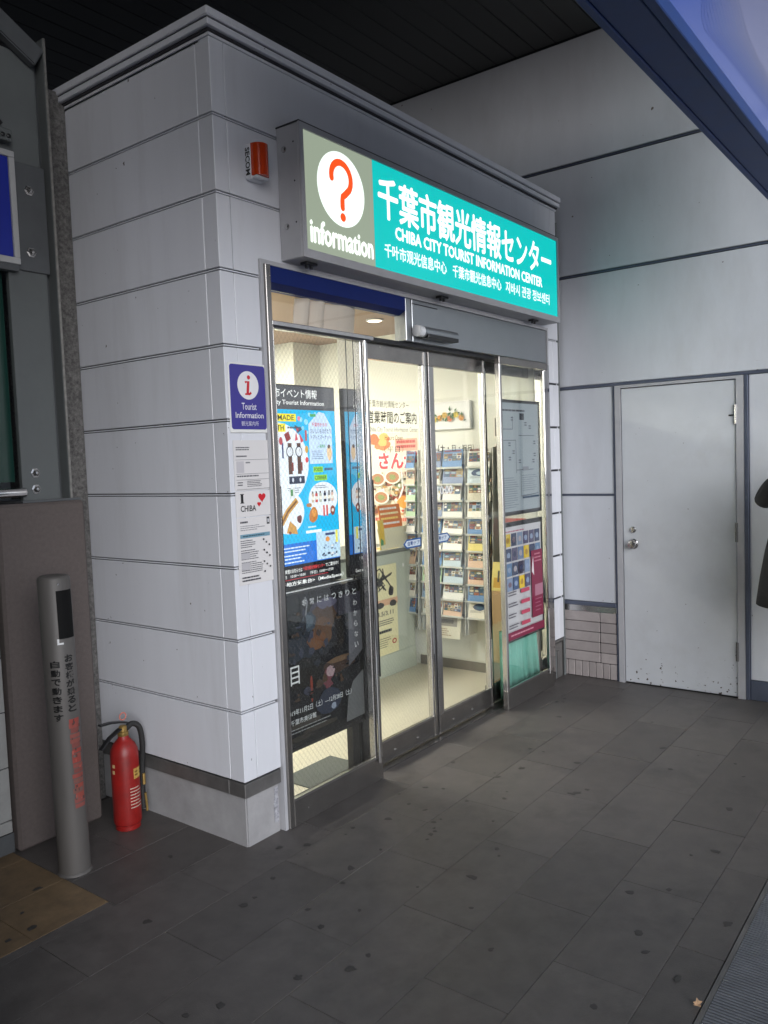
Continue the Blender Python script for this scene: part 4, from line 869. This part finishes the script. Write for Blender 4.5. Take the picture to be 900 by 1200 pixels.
# notices in the right bay
nb = thing('framed_notice', (2.46, -.01, 1.22), 'tall grey framed notice in the upper right glass bay', 'notice')
box('frame', 2.201, 2.752, -.018, -.006, 1.215, 1.945, M_black, nb, bev=.002)
p = Print(); p.rect(2.205, 1.240, 2.722, 1.925, '#a3acb2'); p.lines(2.23, 1.868, 2.66, 1.888, 1, '#3c4046', .6); p.rect(2.46, 1.82, 2.52, 1.862, '#33363c')
for a, b, c, d in ((2.23, 1.76, 2.36, 1.76), (2.23, 1.69, 2.40, 1.69), (2.44, 1.72, 2.66, 1.72), (2.40, 1.69, 2.40, 1.48), (2.40, 1.50, 2.64, 1.50), (2.46, 1.50, 2.46, 1.33), (2.46, 1.33, 2.70, 1.34), (2.36, 1.76, 2.36, 1.84)): p.stroke([(a, b), (c, d)], .004, '#5a6068')
for x, z in ((2.34, 1.81), (2.30, 1.65), (2.30, 1.56), (2.35, 1.60), (2.52, 1.78), (2.58, 1.76), (2.64, 1.66), (2.64, 1.58), (2.43, 1.54), (2.62, 1.54)): p.lines(x, z, x+.03, z+.03, 2, '#5a6068', .5, .1)
p.lines(2.23, 1.26, 2.42, 1.46, 14, '#7c858c', .25); p.lines(2.47, 1.36, 2.70, 1.47, 8, '#828b92', .25); p.rect(2.47, 1.315, 2.70, 1.327, '#3f5064'); p.rect(2.48, 1.495, 2.56, 1.52, '#8a8f94')
p.build('print', (0, -.0185, 0), FX, UZ, M_printg, nb)
mp_ = thing('framed_poster', (2.46, -.01, .42), 'framed maroon and white poster with blue and yellow squares in the lower right glass bay', 'poster')
box('frame', 2.201, 2.752, -.018, -.006, .408, 1.175, M_black, mp_, bev=.002)
p = Print(); p.rect(2.205, .430, 2.722, 1.145, '#cfcbd0'); p.lines(2.22, 1.105, 2.66, 1.125, 1, '#b05a70', .4, .5)
for r_ in range(4):
    for c_ in range(6):
        if (r_ > 1 and c_ > 3): continue
        x = 2.225+.080*c_; z = 1.020-.093*r_; col = random.choice(('#4a5c7c', '#6a7c9a', '#3a4460', '#8090a8', '#54506a', '#5a7a9c')) if (r_*5+c_*3) % 7 else '#d8b83c'
        p.rect(x, z, x+.072, z+.082, col); p.blob(x+.036, z+.04, .025, .022, random.choice(('#8a9ab4', '#2c3450', '#a8a0a4', '#70606c')) if col != '#d8b83c' else '#b08a3c', 8)
p.rect(2.555, .520, 2.715, .965, '#7c2440'); p.lines(2.60, .88, 2.70, .95, 3, '#b46a7c', .4); p.rect(2.60, .66, 2.715, .735, '#a87082'); p.lines(2.60, .55, 2.70, .65, 4, '#a05a70', .3); p.poly([(2.555, .83), (2.58, .93), (2.59, .80)], '#ded4d8')
for z in (.71, .64, .57, .50): p.rect(2.40, z, 2.52, z+.025, '#b84a60'); p.lines(2.23, z-.005, 2.37, z+.030, 2, '#55505a', .4)
p.rect(2.205, .430, 2.722, .480, '#7c2440'); p.lines(2.25, .445, 2.70, .468, 1, '#c88a98', .4)
p.build('print', (0, -.0185, 0), FX, UZ, M_printg, mp_)

# ------------------------------------------------------------------ left side: concrete pier, steel column, escalator surround
pr = thing('concrete_pier', (-.345, .95, 0), 'brown concrete pier standing left of the white kiosk', 'pier')
box('shaft', -.547, -.147, .80, 1.30, 0, 1.468, M_pier, pr, bev=.012)
cl_ = thing('steel_column', (-.3, .9, 1.47), 'grey steel column with bolted plates on top of the concrete pier', 'column')
box('web', -.405, -.232, .850, .875, 1.470, 3.37, M_col, cl_, bev=.002); box('recess_plate', -.2315, -.2085, .880, .900, 1.470, 3.40, M_colD, cl_)
box('flange', -.208, -.196, .815, 1.10, 1.470, 3.45, M_col, cl_, bev=.002); box('flange_edge', -.2065, -.1975, .811, .8145, 1.470, 3.45, M_edge, cl_)
box('splice_plate', -.406, -.222, .838, .8495, 2.455, 2.905, M_colD, cl_, bev=.002); box('base_plate', -.43, -.16, .81, 1.12, 1.4695, 1.479, M_colD, cl_)
for x, z in ((-.298, 2.795), (-.305, 2.535), (-.345, 1.595), (-.345, 1.525)):
    yy = .838 if z > 2 else .850
    bm = bm_new(); lathe(bm, (x, yy, z), [(.022, .0), (.022, -.003), (.014, -.005), (.014, -.012), (.007, -.018), (.002, -.019)], 6, 'Y'); finish('bolt', bm, M_steel, cl_)
br = bm_new(); q0, q1 = Vector((-1.6, .80, 4.14)), Vector((-.232, .80, 3.355)); d_ = (q1-q0).normalized(); nn = Vector((-d_.z, 0, d_.x))*-1
P = [q0+nn*.045, q1+nn*.045, q1-nn*.045, q0-nn*.045]
a = [br.verts.new(v) for v in P]; b = [br.verts.new(v+Vector((0, .045, 0))) for v in P]
for i in range(4): br.faces.new((a[i], a[(i+1) % 4], b[(i+1) % 4], b[i]))
br.faces.new(a); br.faces.new(b[::-1]); bmesh.ops.bevel(br, geom=list(br.edges), offset=.006, segments=2, affect='EDGES'); finish('brace', br, M_colD, cl_)
ms = box('mortar_strip', -.115, -.004, .992, 1.5, 0, 3.335, M_mortar, bev=.004); tag(ms, 'rough speckled mortar strip between the steel column and the white kiosk', 'mortar strip')
ew = thing('escalator_surround', (-1.3, .97, 0), 'white tiled low wall with dark green glass left of the concrete pier', 'wall')
box('core', -2.9, -.55, .846, 1.2, 0, 1.44, M_gasket, ew); box('skirting', -2.9, -.55, .836, .8455, 0, .082, M_colD, ew)
for r_, (z0, z1) in enumerate(((.086, .136), (.140, .362), (.366, .598), (.602, .828))):
    for c_ in range(22): box('wall_tile', -.552-.105*(c_+1)+.002, -.552-.105*c_-.002, .836, .8455, z0, z1, mat('dull_white_tile', (.34, .34, .33), .4, noise=.08, dirt=.4), ew, bev=.002)
for c_ in range(3): box('upper_panel', -.552-.78*(c_+1)+.003, -.552-.78*c_-.003, .836, .8455, .833, 1.43, mat('pale_green_panel', (.26, .30, .26), .3, noise=.05), ew, bev=.003)
box('coping', -2.9, -.548, .815, 1.2, 1.441, 1.47, M_colD, ew, bev=.004)
box('glass_panel', -2.9, -.407, .905, .917, 1.56, 2.46, M_tglass, ew); 
bm = bm_new(); cyl(bm, (-2.9, .83, 1.515), (-.407, .83, 1.515), .020, n=14); finish('handrail', bm, M_mirror, ew, smooth=True)
bs = thing('blue_sign', (-.65, .80, 2.46), 'blue sign panel in a white frame at the far left edge', 'sign')
bm = bm_new(); 
for a_ in ((-1.10, -.372, 2.468, 2.495), (-1.10, -.372, 2.905, 2.930), (-1.10, -1.075, 2.4955, 2.9045), (-.397, -.372, 2.4955, 2.9045)): abox(bm, a_[0], a_[1], .805, .845, a_[2], a_[3], .002)
finish('frame', bm, mat('dull_white_frame', (.42, .42, .42), .5, noise=.08), bs); box('panel', -1.075, -.3975, .815, .84, 2.4955, 2.9045, mat('royal_blue_panel', (.012, .025, .30), .4), bs)
box('lower_case', -1.10, -.380, .81, .85, 2.44, 2.467, M_colD, bs)
hb = thing('cable_bracket', (-.44, .83, 2.97), 'small grey bolted bracket above the blue sign on the left', 'bracket')
box('plate', -.52, -.378, .80, .845, 2.965, 3.015, M_col, hb, bev=.004)
for x in (-.395, -.42, -.45):
    bm = bm_new(); lathe(bm, (x, .80, 2.985), [(.009, 0), (.009, -.006), (.004, -.008)], 8, 'Y'); finish('bolt', bm, M_blackm, hb)
bm = bm_new(); tube(bm, smoothpts([(-.52, .815, 3.03), (-.47, .80, 3.06), (-.42, .81, 3.03)]), .012, 8); finish('cable', bm, M_blackm, hb, smooth=True)

# ------------------------------------------------------------------ escalator sensor bollard
BC0, BC1, BR = Vector((-.498, .470, 0)), Vector((-.513, .470, 1.195)), .061
bo = thing('sensor_bollard', (-.515, .475, 0), 'grey steel escalator sensor bollard with black window and vertical writing', 'bollard')
bm = bm_new(); q = (BC1-BC0).normalized(); rings = []
prof = [(BR+.006, 0), (BR+.004, .006), (BR, .010), (BR, .60), (BR, 1.183), (BR-.006, 1.192), (BR-.012, 1.195)]
for r_, h in prof:
    c_ = BC0+q*h; rings.append([bm.verts.new((c_.x+r_*math.cos(2*math.pi*i/40), c_.y+r_*math.sin(2*math.pi*i/40), c_.z)) for i in range(40)])
for a, b in zip(rings, rings[1:]):
    for i in range(40): bm.faces.new((a[i], a[(i+1) % 40], b[(i+1) % 40], b[i]))
bm.faces.new(rings[0][::-1]); bm.faces.new(rings[-1]); finish('post', bm, M_boll, bo, smooth=True)
def bend(u, v, d):
    c_ = BC0+(BC1-BC0)*(v/1.195); th = u/BR; r_ = BR+.0008+d; return Vector((c_.x+r_*math.sin(th), c_.y-r_*math.cos(th), v))
bm = bm_new(); n = 8; rr = []
for i in range(n+1):
    th = R(-26)+R(62)*i/n; 
    rr.append([bm.verts.new(bend(th*BR, z, d)) for z, d in ((.952, .0), (1.140, .0), (1.140, .0025), (.952, .0025))])
for a, b in zip(rr, rr[1:]):
    for i in range(4): bm.faces.new((a[i], a[(i+1) % 4], b[(i+1) % 4], b[i]))
bm.faces.new(rr[0][::-1]); bm.faces.new(rr[-1]); finish('sensor_window', bm, mat('matt_black', (.006, .006, .006), .7, spec=.15), bo)
def vtext(p, s, uc, ztop, size, step, col, bold=.01):
    for i, ch in enumerate(s):
        z = ztop-step*i; p.text(ch, uc-size*.62, z-size, uc+size*.62, z, col, bold)
p = Print(.0001); vtext(p, 'お客様が乗ると', .004, .888, .029, .033, '#0c0c0c', .032); vtext(p, '自動で動きます', -.050, .868, .028, .035, '#0c0c0c', .032)
p.build('lettering', BC0, FX, UZ, M_print, bo, bend=bend)
p = Print(.0001)
def strip(u0, u1, z0, z1, col, n=6):
    for i in range(n): p.rect(u0+(u1-u0)*i/n, z0, u0+(u1-u0)*(i+1)/n, z1, col); p.d -= p.step
    p.d += p.step
for z in [.635-.02*i for i in range(18)]:
    a = random.uniform(-.024, -.014)+.006; b = random.uniform(.020, .028)+.006; strip(a, b, z-.02, z-.0005-random.choice((0, .003)), random.choice(('#8f463e', '#874a42', '#7c443e', '#934038')) if z > .40 else random.choice(('#8a4c46', '#7c5048', '#94483e')))
for _ in range(26):
    u_, z_ = random.uniform(-.014, .026), random.uniform(.29, .62); p.rect(u_, z_, u_+random.uniform(.003, .010), z_+random.uniform(.003, .014), random.choice(('#5c3a36', '#6a5a56', '#a8564c', '#4c3a38')))
p.build('worn_red_sticker', BC0, FX, UZ, M_print, bo, bend=bend)
p = Print(.0001); strip(-.035, -.012, .930, .937, '#d8d8d8', 3); strip(-.035, -.028, .937, .952, '#d8d8d8', 2); p.build('tape_scrap', BC0, FX, UZ, M_print, bo, bend=bend)
bm = bm_new(); c_ = bend(-.018*1, 1.165, 0); lathe(bm, tuple(c_), [(.004, .001), (.004, -.002)], 10, 'Y'); finish('screw', bm, M_steel, bo)

# ------------------------------------------------------------------ fire extinguisher
EX, EY = -.142, .62
fe = thing('fire_extinguisher', (EX, EY, 0), 'red fire extinguisher on the floor between pier and kiosk', 'fire extinguisher')
bm = bm_new(); lathe(bm, (EX, EY, 0), [(.050, .0), (.054, .004), (.054, .018), (.050, .022), (.059, .030), (.061, .045), (.061, .335), (.058, .358), (.048, .380), (.034, .397), (.024, .408), (.022, .420)], 36); finish('cylinder', bm, M_red, fe, smooth=True)
bm = bm_new(); lathe(bm, (EX, EY, .418), [(.022, 0), (.024, .004), (.024, .018), (.018, .022), (.018, .040), (.012, .046)], 18); finish('valve', bm, M_brass, fe, smooth=True)
def lever(name, pts, w_, m):
    bm = bm_new(); rings = []
    for i, pt in enumerate(pts):
        pt = Vector(pt); t = (Vector(pts[min(i+1, len(pts)-1)])-Vector(pts[max(i-1, 0)])).normalized(); s_ = Vector((0, 1, 0)); u_ = t.cross(s_).normalized()
        rings.append([bm.verts.new(pt+s_*w_*sx_+u_*.004*ux_) for sx_, ux_ in ((-1, -1), (1, -1), (1, 1), (-1, 1))])
    for a, b in zip(rings, rings[1:]):
        for i in range(4): bm.faces.new((a[i], a[(i+1) % 4], b[(i+1) % 4], b[i]))
    bm.faces.new(rings[0][::-1]); bm.faces.new(rings[-1]); bmesh.ops.bevel(bm, geom=list(bm.edges), offset=.0015, segments=1, affect='EDGES'); return finish(name, bm, m, fe)
lever('squeeze_lever', [(EX+.025, EY, .470), (EX-.01, EY, .482), (EX-.06, EY, .492), (EX-.115, EY, .494)], .012, M_blackm)
lever('carry_handle', [(EX+.02, EY, .455), (EX-.02, EY, .450), (EX-.07, EY, .425), (EX-.115, EY, .385)], .013, M_blackm)
bm = bm_new(); tube(bm, [(EX-.005+.016*math.cos(a), EY-.012, .508+.016*math.sin(a)) for a in [2*math.pi*i/18 for i in range(18)]]+[(EX+.011, EY-.012, .508)], .003, 6); finish('safety_pin', bm, mat('pin_pink', (.55, .18, .14), .4), fe, smooth=True)
bm = bm_new(); tube(bm, smoothpts([(EX+.015, EY, .445), (EX+.05, EY, .458), (EX+.078, EY-.01, .435), (EX+.090, EY-.01, .36), (EX+.090, EY, .26), (EX+.084, EY, .16)]), .013, 10); finish('hose', bm, M_rubber, fe, smooth=True)
bm = bm_new(); cyl(bm, (EX+.084, EY, .165), (EX+.084, EY, .06), .012, .016, 12); finish('nozzle', bm, M_rubber, fe, smooth=True)
bm = bm_new(); cyl(bm, (EX+.086, EY-.012, .22), (EX+.086, EY-.012, .17), .008, n=10); cyl(bm, (EX+.088, EY-.014, .13), (EX+.094, EY-.014, .045), .006, n=8); finish('hose_clip', bm, M_brass, fe, smooth=True)
def ebend(u, v, d): th = u/.061; r_ = .0615+d; return Vector((EX+r_*math.sin(th), EY-r_*math.cos(th), v))
p = Print(.0001)
def strip2(u0, u1, z0, z1, col, n=6):
    for i in range(n): p.rect(u0+(u1-u0)*i/n, z0, u0+(u1-u0)*(i+1)/n, z1, col); p.d -= p.step
    p.d += p.step
strip2(.000, .062, .232, .278, '#b8924a'); p.lines(.006, .242, .055, .270, 2, '#6a4a20', .5); strip2(.024, .036, .235, .275, '#d0ae62', 2)
strip2(-.098, -.082, .290, .305, '#c8a878', 2); strip2(-.098, -.084, .262, .278, '#c8a878', 2); p.lines(-.02, .10, .05, .20, 7, '#c9b8a8', .3); p.build('label', (EX, EY, 0), FX, UZ, M_print, fe, bend=ebend)

# ------------------------------------------------------------------ hanging sign overhead, top right
HX0, HX1, HY0, HY1, HZ0, HZ1 = -1.2, 2.35, -1.722, -1.552, 2.80, 3.75
hg = thing('hanging_sign', (1.0, -1.63, 2.8), 'big overhead banner sign with navy frame and violet blue face, top right', 'sign')
box('bottom_beam', HX0, HX1, HY0+.034, HY1-.026, HZ0, HZ0+.07, M_beam, hg, bev=.003)
box('edge_rail', HX0, HX1, HY1-.0245, HY1, HZ0-.004, HZ0+.06, M_beam, hg, bev=.003); box('edge_rail', HX0, HX1, HY0, HY0+.030, HZ0-.004, HZ0+.045, M_beam, hg, bev=.003)
box('seam_strip', HX0, HX1, HY0+.0305, HY0+.0335, HZ0+.006, HZ0+.05, M_gasket, hg)
bm = bm_new(); abox(bm, HX0, HX0+.05, HY0+.01, HY1-.01, HZ0+.0705, HZ1); abox(bm, HX1-.05, HX1, HY0+.01, HY1-.01, HZ0+.0705, HZ1); abox(bm, HX0+.05, HX1-.05, HY0+.01, HY1-.01, HZ1-.05, HZ1); finish('frame', bm, M_beam, hg)
box('back_panel', HX0+.05, HX1-.05, HY1-.03, HY1-.02, HZ0+.071, HZ1-.05, M_navy, hg)
p = Print(.0008); p.rect(HX0+.05, HZ0+.046, HX1-.05, HZ1-.05, '#5468ae')
def mixc(a, b, t): A, B = [int(a[k:k+2], 16) for k in (1, 3, 5)], [int(b[k:k+2], 16) for k in (1, 3, 5)]; return '#%02x%02x%02x' % tuple(round(x+(y-x)*t) for x, y in zip(A, B))
for k in range(14):     # the soft blurred shape printed on the banner
    t = k/13; p.poly([(.468+.30*t, 3.69), (.470+.34*t, 2.925+.26*t), (.50+.5*t, 2.900+.17*t), (.86+.3*t, 2.918+.13*t), (1.4, 2.935+.11*t), (2.28, 2.95+.12*t), (2.28, 3.69)], mixc('#5064aa', '#7c82a8', t))
p.build('printed_face', (0, HY0+.004, 0), FX, UZ, M_printg, hg)
for x in (-.9, 0.7, 2.2): 
    bm = bm_new(); cyl(bm, (x, -1.637, HZ1), (x, -1.637, 4.409), .02, n=12); finish('hanger_rod', bm, M_beam, hg, smooth=True)

# ------------------------------------------------------------------ fallen leaf
bm = bm_new(); c_ = Vector((.055, -1.792, .004)); pts = [(-.020, .002), (-.012, .010), (-.004, .006), (.004, .015), (.010, .007), (.022, .008), (.015, -.002), (.018, -.012), (.006, -.008), (-.004, -.014), (-.008, -.006)]
top = [bm.verts.new(c_+Vector((x*.85, y*.85, .004+.006*abs(x/.02)+random.uniform(0, .003)))) for x, y in pts]; bot = [bm.verts.new(v.co-Vector((0, 0, .0008))) for v in top]; ce = bm.verts.new(c_+Vector((0, 0, .002))); cb_ = bm.verts.new(c_+Vector((0, 0, .0012)))
for i in range(len(pts)):
    j = (i+1) % len(pts); bm.faces.new((top[j], top[i], ce)); bm.faces.new((bot[i], bot[j], cb_)); bm.faces.new((top[i], top[j], bot[j], bot[i]))
tag(finish('fallen_leaf', bm, M_leaf), 'dry light brown leaf on the floor beside the ribbed grating', 'leaf')

# ------------------------------------------------------------------ person at the right edge (mostly out of frame)
PX, PY = 2.72, -1.70
pe = thing('person', (PX, PY, 0), 'person in a black coat with one elbow raised, cut off by the right edge', 'person')
def skin(name, verts, edges, rad, m, root=0, sub=2):
    me = bpy.data.meshes.new(name); b = BASES[pe.name]
    me.from_pydata([Vector(v)-b for v in verts], edges, []); o = link(name, me, pe)
    md = o.modifiers.new('s', 'SKIN'); md.use_smooth_shade = True
    for i, v in enumerate(me.skin_vertices[0].data): r = rad[i]; v.radius = (r, r) if not isinstance(r, tuple) else r; v.use_root = (i == root)
    ss = o.modifiers.new('d', 'SUBSURF'); ss.levels = sub; ss.render_levels = sub
    dg = bpy.context.evaluated_depsgraph_get(); nm_ = bpy.data.meshes.new_from_object(o.evaluated_get(dg)); o.modifiers.clear(); o.data = nm_
    nm_.materials.clear(); nm_.materials.append(m)
    for q_ in nm_.polygons: q_.use_smooth = True
    return o
def P3(dx, dy, z): return (PX+dx, PY+dy, z)
# body faces -x (towards the kiosk door); +y is its left... the raised arm is on the +y side
skin('body', [P3(0, 0, .92), P3(0, 0, 1.12), P3(.01, 0, 1.30), P3(.01, 0, 1.42), P3(0, 0, 1.50), P3(-.01, 0, 1.56), P3(0, .09, .86), P3(-.02, .10, .48), P3(.02, .11, .09), P3(-.13, .12, .045), P3(0, -.09, .86), P3(-.01, -.10, .48), P3(.03, -.11, .09), P3(-.12, -.12, .045)],
     [(0, 1), (1, 2), (2, 3), (3, 4), (4, 5), (0, 6), (6, 7), (7, 8), (8, 9), (0, 10), (10, 11), (11, 12), (12, 13)], [.14, .13, .15, .12, .05, .05, .085, .058, .042, .035, .085, .058, .042, .035], M_coat)
bm = bm_new(); rings = []; n = 40   # long coat flaring to the hem
for z, rx, ry in ((.712, .200, .300), (.714, .218, .332), (.85, .195, .312), (1.0, .175, .285), (1.12, .160, .258), (1.25, .165, .245), (1.36, .150, .235), (1.43, .115, .185), (1.47, .085, .10), (1.49, .07, .075)):
    rings.append([bm.verts.new((PX+.01+(rx+.010*math.sin(9*t+z*3)*(1.3-z))*math.cos(t), PY+(ry+.012*math.sin(7*t+z)*(1.3-z))*math.sin(t), z+(.02*math.sin(t*2) if z < .75 else 0))) for t in [2*math.pi*i/n for i in range(n)]])
for a, b in zip(rings, rings[1:]):
    for i in range(n): bm.faces.new((a[i], a[(i+1) % n], b[(i+1) % n], b[i]))
bm.faces.new(rings[0][::-1]); bm.faces.new(rings[-1]); finish('coat', bm, M_coat, pe, smooth='all')
skin('sleeve', [P3(0, .20, 1.41), P3(-.02, .262, 1.34), P3(-.04, .290, 1.275), P3(-.12, .25, 1.31), P3(-.22, .18, 1.42)], [(0, 1), (1, 2), (2, 3), (3, 4)], [.065, .058, .056, .050, .043], M_coat)
skin('sleeve', [P3(0, -.19, 1.40), P3(.01, -.27, 1.22), P3(.0, -.30, 1.06), P3(-.04, -.29, .86)], [(0, 1), (1, 2), (2, 3)], [.065, .058, .05, .043], M_coat)
def hand(base, d, side, sgn):
    base, d, side = Vector(base), Vector(d).normalized(), Vector(side).normalized(); nrm = d.cross(side)*sgn
    V_ = [base, base+d*.05, base+d*.085]; E_ = [(0, 1), (1, 2)]; Rr = [.024, .030, .030]
    skin('hand', V_, E_, [(.024, .018), (.036, .016), (.036, .014)], M_skin, sub=2)
    for i, (off, ln) in enumerate(((-.030, .062), (-.010, .072), (.010, .068), (.029, .052))):
        r0 = base+d*.085+side*off; a_ = r0+d*ln*.5+nrm*.012; b_ = a_+d*ln*.3+nrm*.028; skin('finger', [r0-d*.02, r0, a_, b_], [(0, 1), (1, 2), (2, 3)], [.008, .009, .008, .007], M_skin, sub=1)
    t0 = base+d*.03-side*.030; skin('thumb', [t0, t0-side*.025+d*.025+nrm*.01, t0-side*.028+d*.055+nrm*.025], [(0, 1), (1, 2)], [.011, .010, .008], M_skin, sub=1)
hand(P3(-.22, .18, 1.42), (-.8, -.35, .5), (0, .6, .8), 1)
hand(P3(-.04, -.29, .86), (-.1, 0, -1), (-1, 0, .1), 1)
bm = bm_new(); hc = Vector(P3(-.03, 0, 1.635)); nu, nv = 28, 20; grid = []
for j in range(nv+1):
    ph = math.pi*j/nv; row = []
    for i in range(nu):
        th = 2*math.pi*i/nu; x, y, z = math.sin(ph)*math.cos(th), math.sin(ph)*math.sin(th), math.cos(ph)
        rx, ry, rz = .098, .076, .118
        px, py, pz = x*rx, y*ry, z*rz
        if z < -.2: k = 1-.38*(-z-.2); py *= k; px = px*k-.012*(-z-.2)
        f_ = -x
        if f_ > .75:
            px -= .020*math.exp(-((py/.014)**2+((pz+.018)/.022)**2)); px += .010*(math.exp(-(((abs(py)-.030)/.014)**2+((pz-.012)/.014)**2))); px -= .005*math.exp(-((py/.022)**2+((pz+.060)/.008)**2))
        row.append(bm.verts.new(hc+Vector((px, py, pz))))
    grid.append(row)
for a, b in zip(grid, grid[1:]):
    for i in range(nu): bm.faces.new((a[i], b[i], b[(i+1) % nu], a[(i+1) % nu]))
bmesh.ops.remove_doubles(bm, verts=bm.verts, dist=1e-5); finish('head', bm, M_skin, pe, smooth='all')
for s_ in (-1, 1):
    bm = bm_new(); lathe(bm, tuple(hc+Vector((-.081, s_*.030, .012))), [(.002, -.008), (.010, -.004), (.011, .004)], 12, 'X'); finish('eye', bm, M_white, pe, smooth='all')
    bm = bm_new(); lathe(bm, tuple(hc+Vector((-.0895, s_*.030, .012))), [(.0045, -.0006), (.005, .001)], 10, 'X'); finish('iris', bm, M_hair, pe)
    bm = bm_new(); lathe(bm, tuple(hc+Vector((.005, s_*.074, -.005))), [(.020, -.004), (.026, .002), (.022, .008)], 12, 'Y'); finish('ear', bm, M_skin, pe, smooth='all')
bm = bm_new(); abox(bm, hc.x-.098, hc.x-.080, hc.y-.022, hc.y+.022, hc.z-.064, hc.z-.057, .003); finish('mouth', bm, mat('lips', (.40, .14, .12), .5), pe)
bm = bm_new(); rings = []
for j in range(11):
    ph = R(92)*j/10; rings.append([bm.verts.new(hc+Vector((.012+.105*math.sin(ph)*math.cos(t)*(1 if math.cos(t) > -.4 or j < 6 else .8), .086*math.sin(ph)*math.sin(t), .128*math.cos(ph)-(.06*max(0, math.cos(t)) if j > 6 else 0)+(.04*max(0, -math.cos(t)) if j > 6 else 0)))) for t in [2*math.pi*i/24 for i in range(24)]])
for a, b in zip(rings[1:], rings[2:]):
    for i in range(24): bm.faces.new((a[i], a[(i+1) % 24], b[(i+1) % 24], b[i]))
bm.faces.new(rings[1]); finish('hair', bm, M_hair, pe, smooth='all')
for s_ in (-1, 1):
    bm = bm_new(); abox(bm, PX-.20, PX+.07, PY+s_*.115-.045, PY+s_*.115+.045, .002, .05, .014); abox(bm, PX-.06, PX+.07, PY+s_*.11-.04, PY+s_*.11+.04, .0515, .10, .014); finish('shoe', bm, M_black, pe)
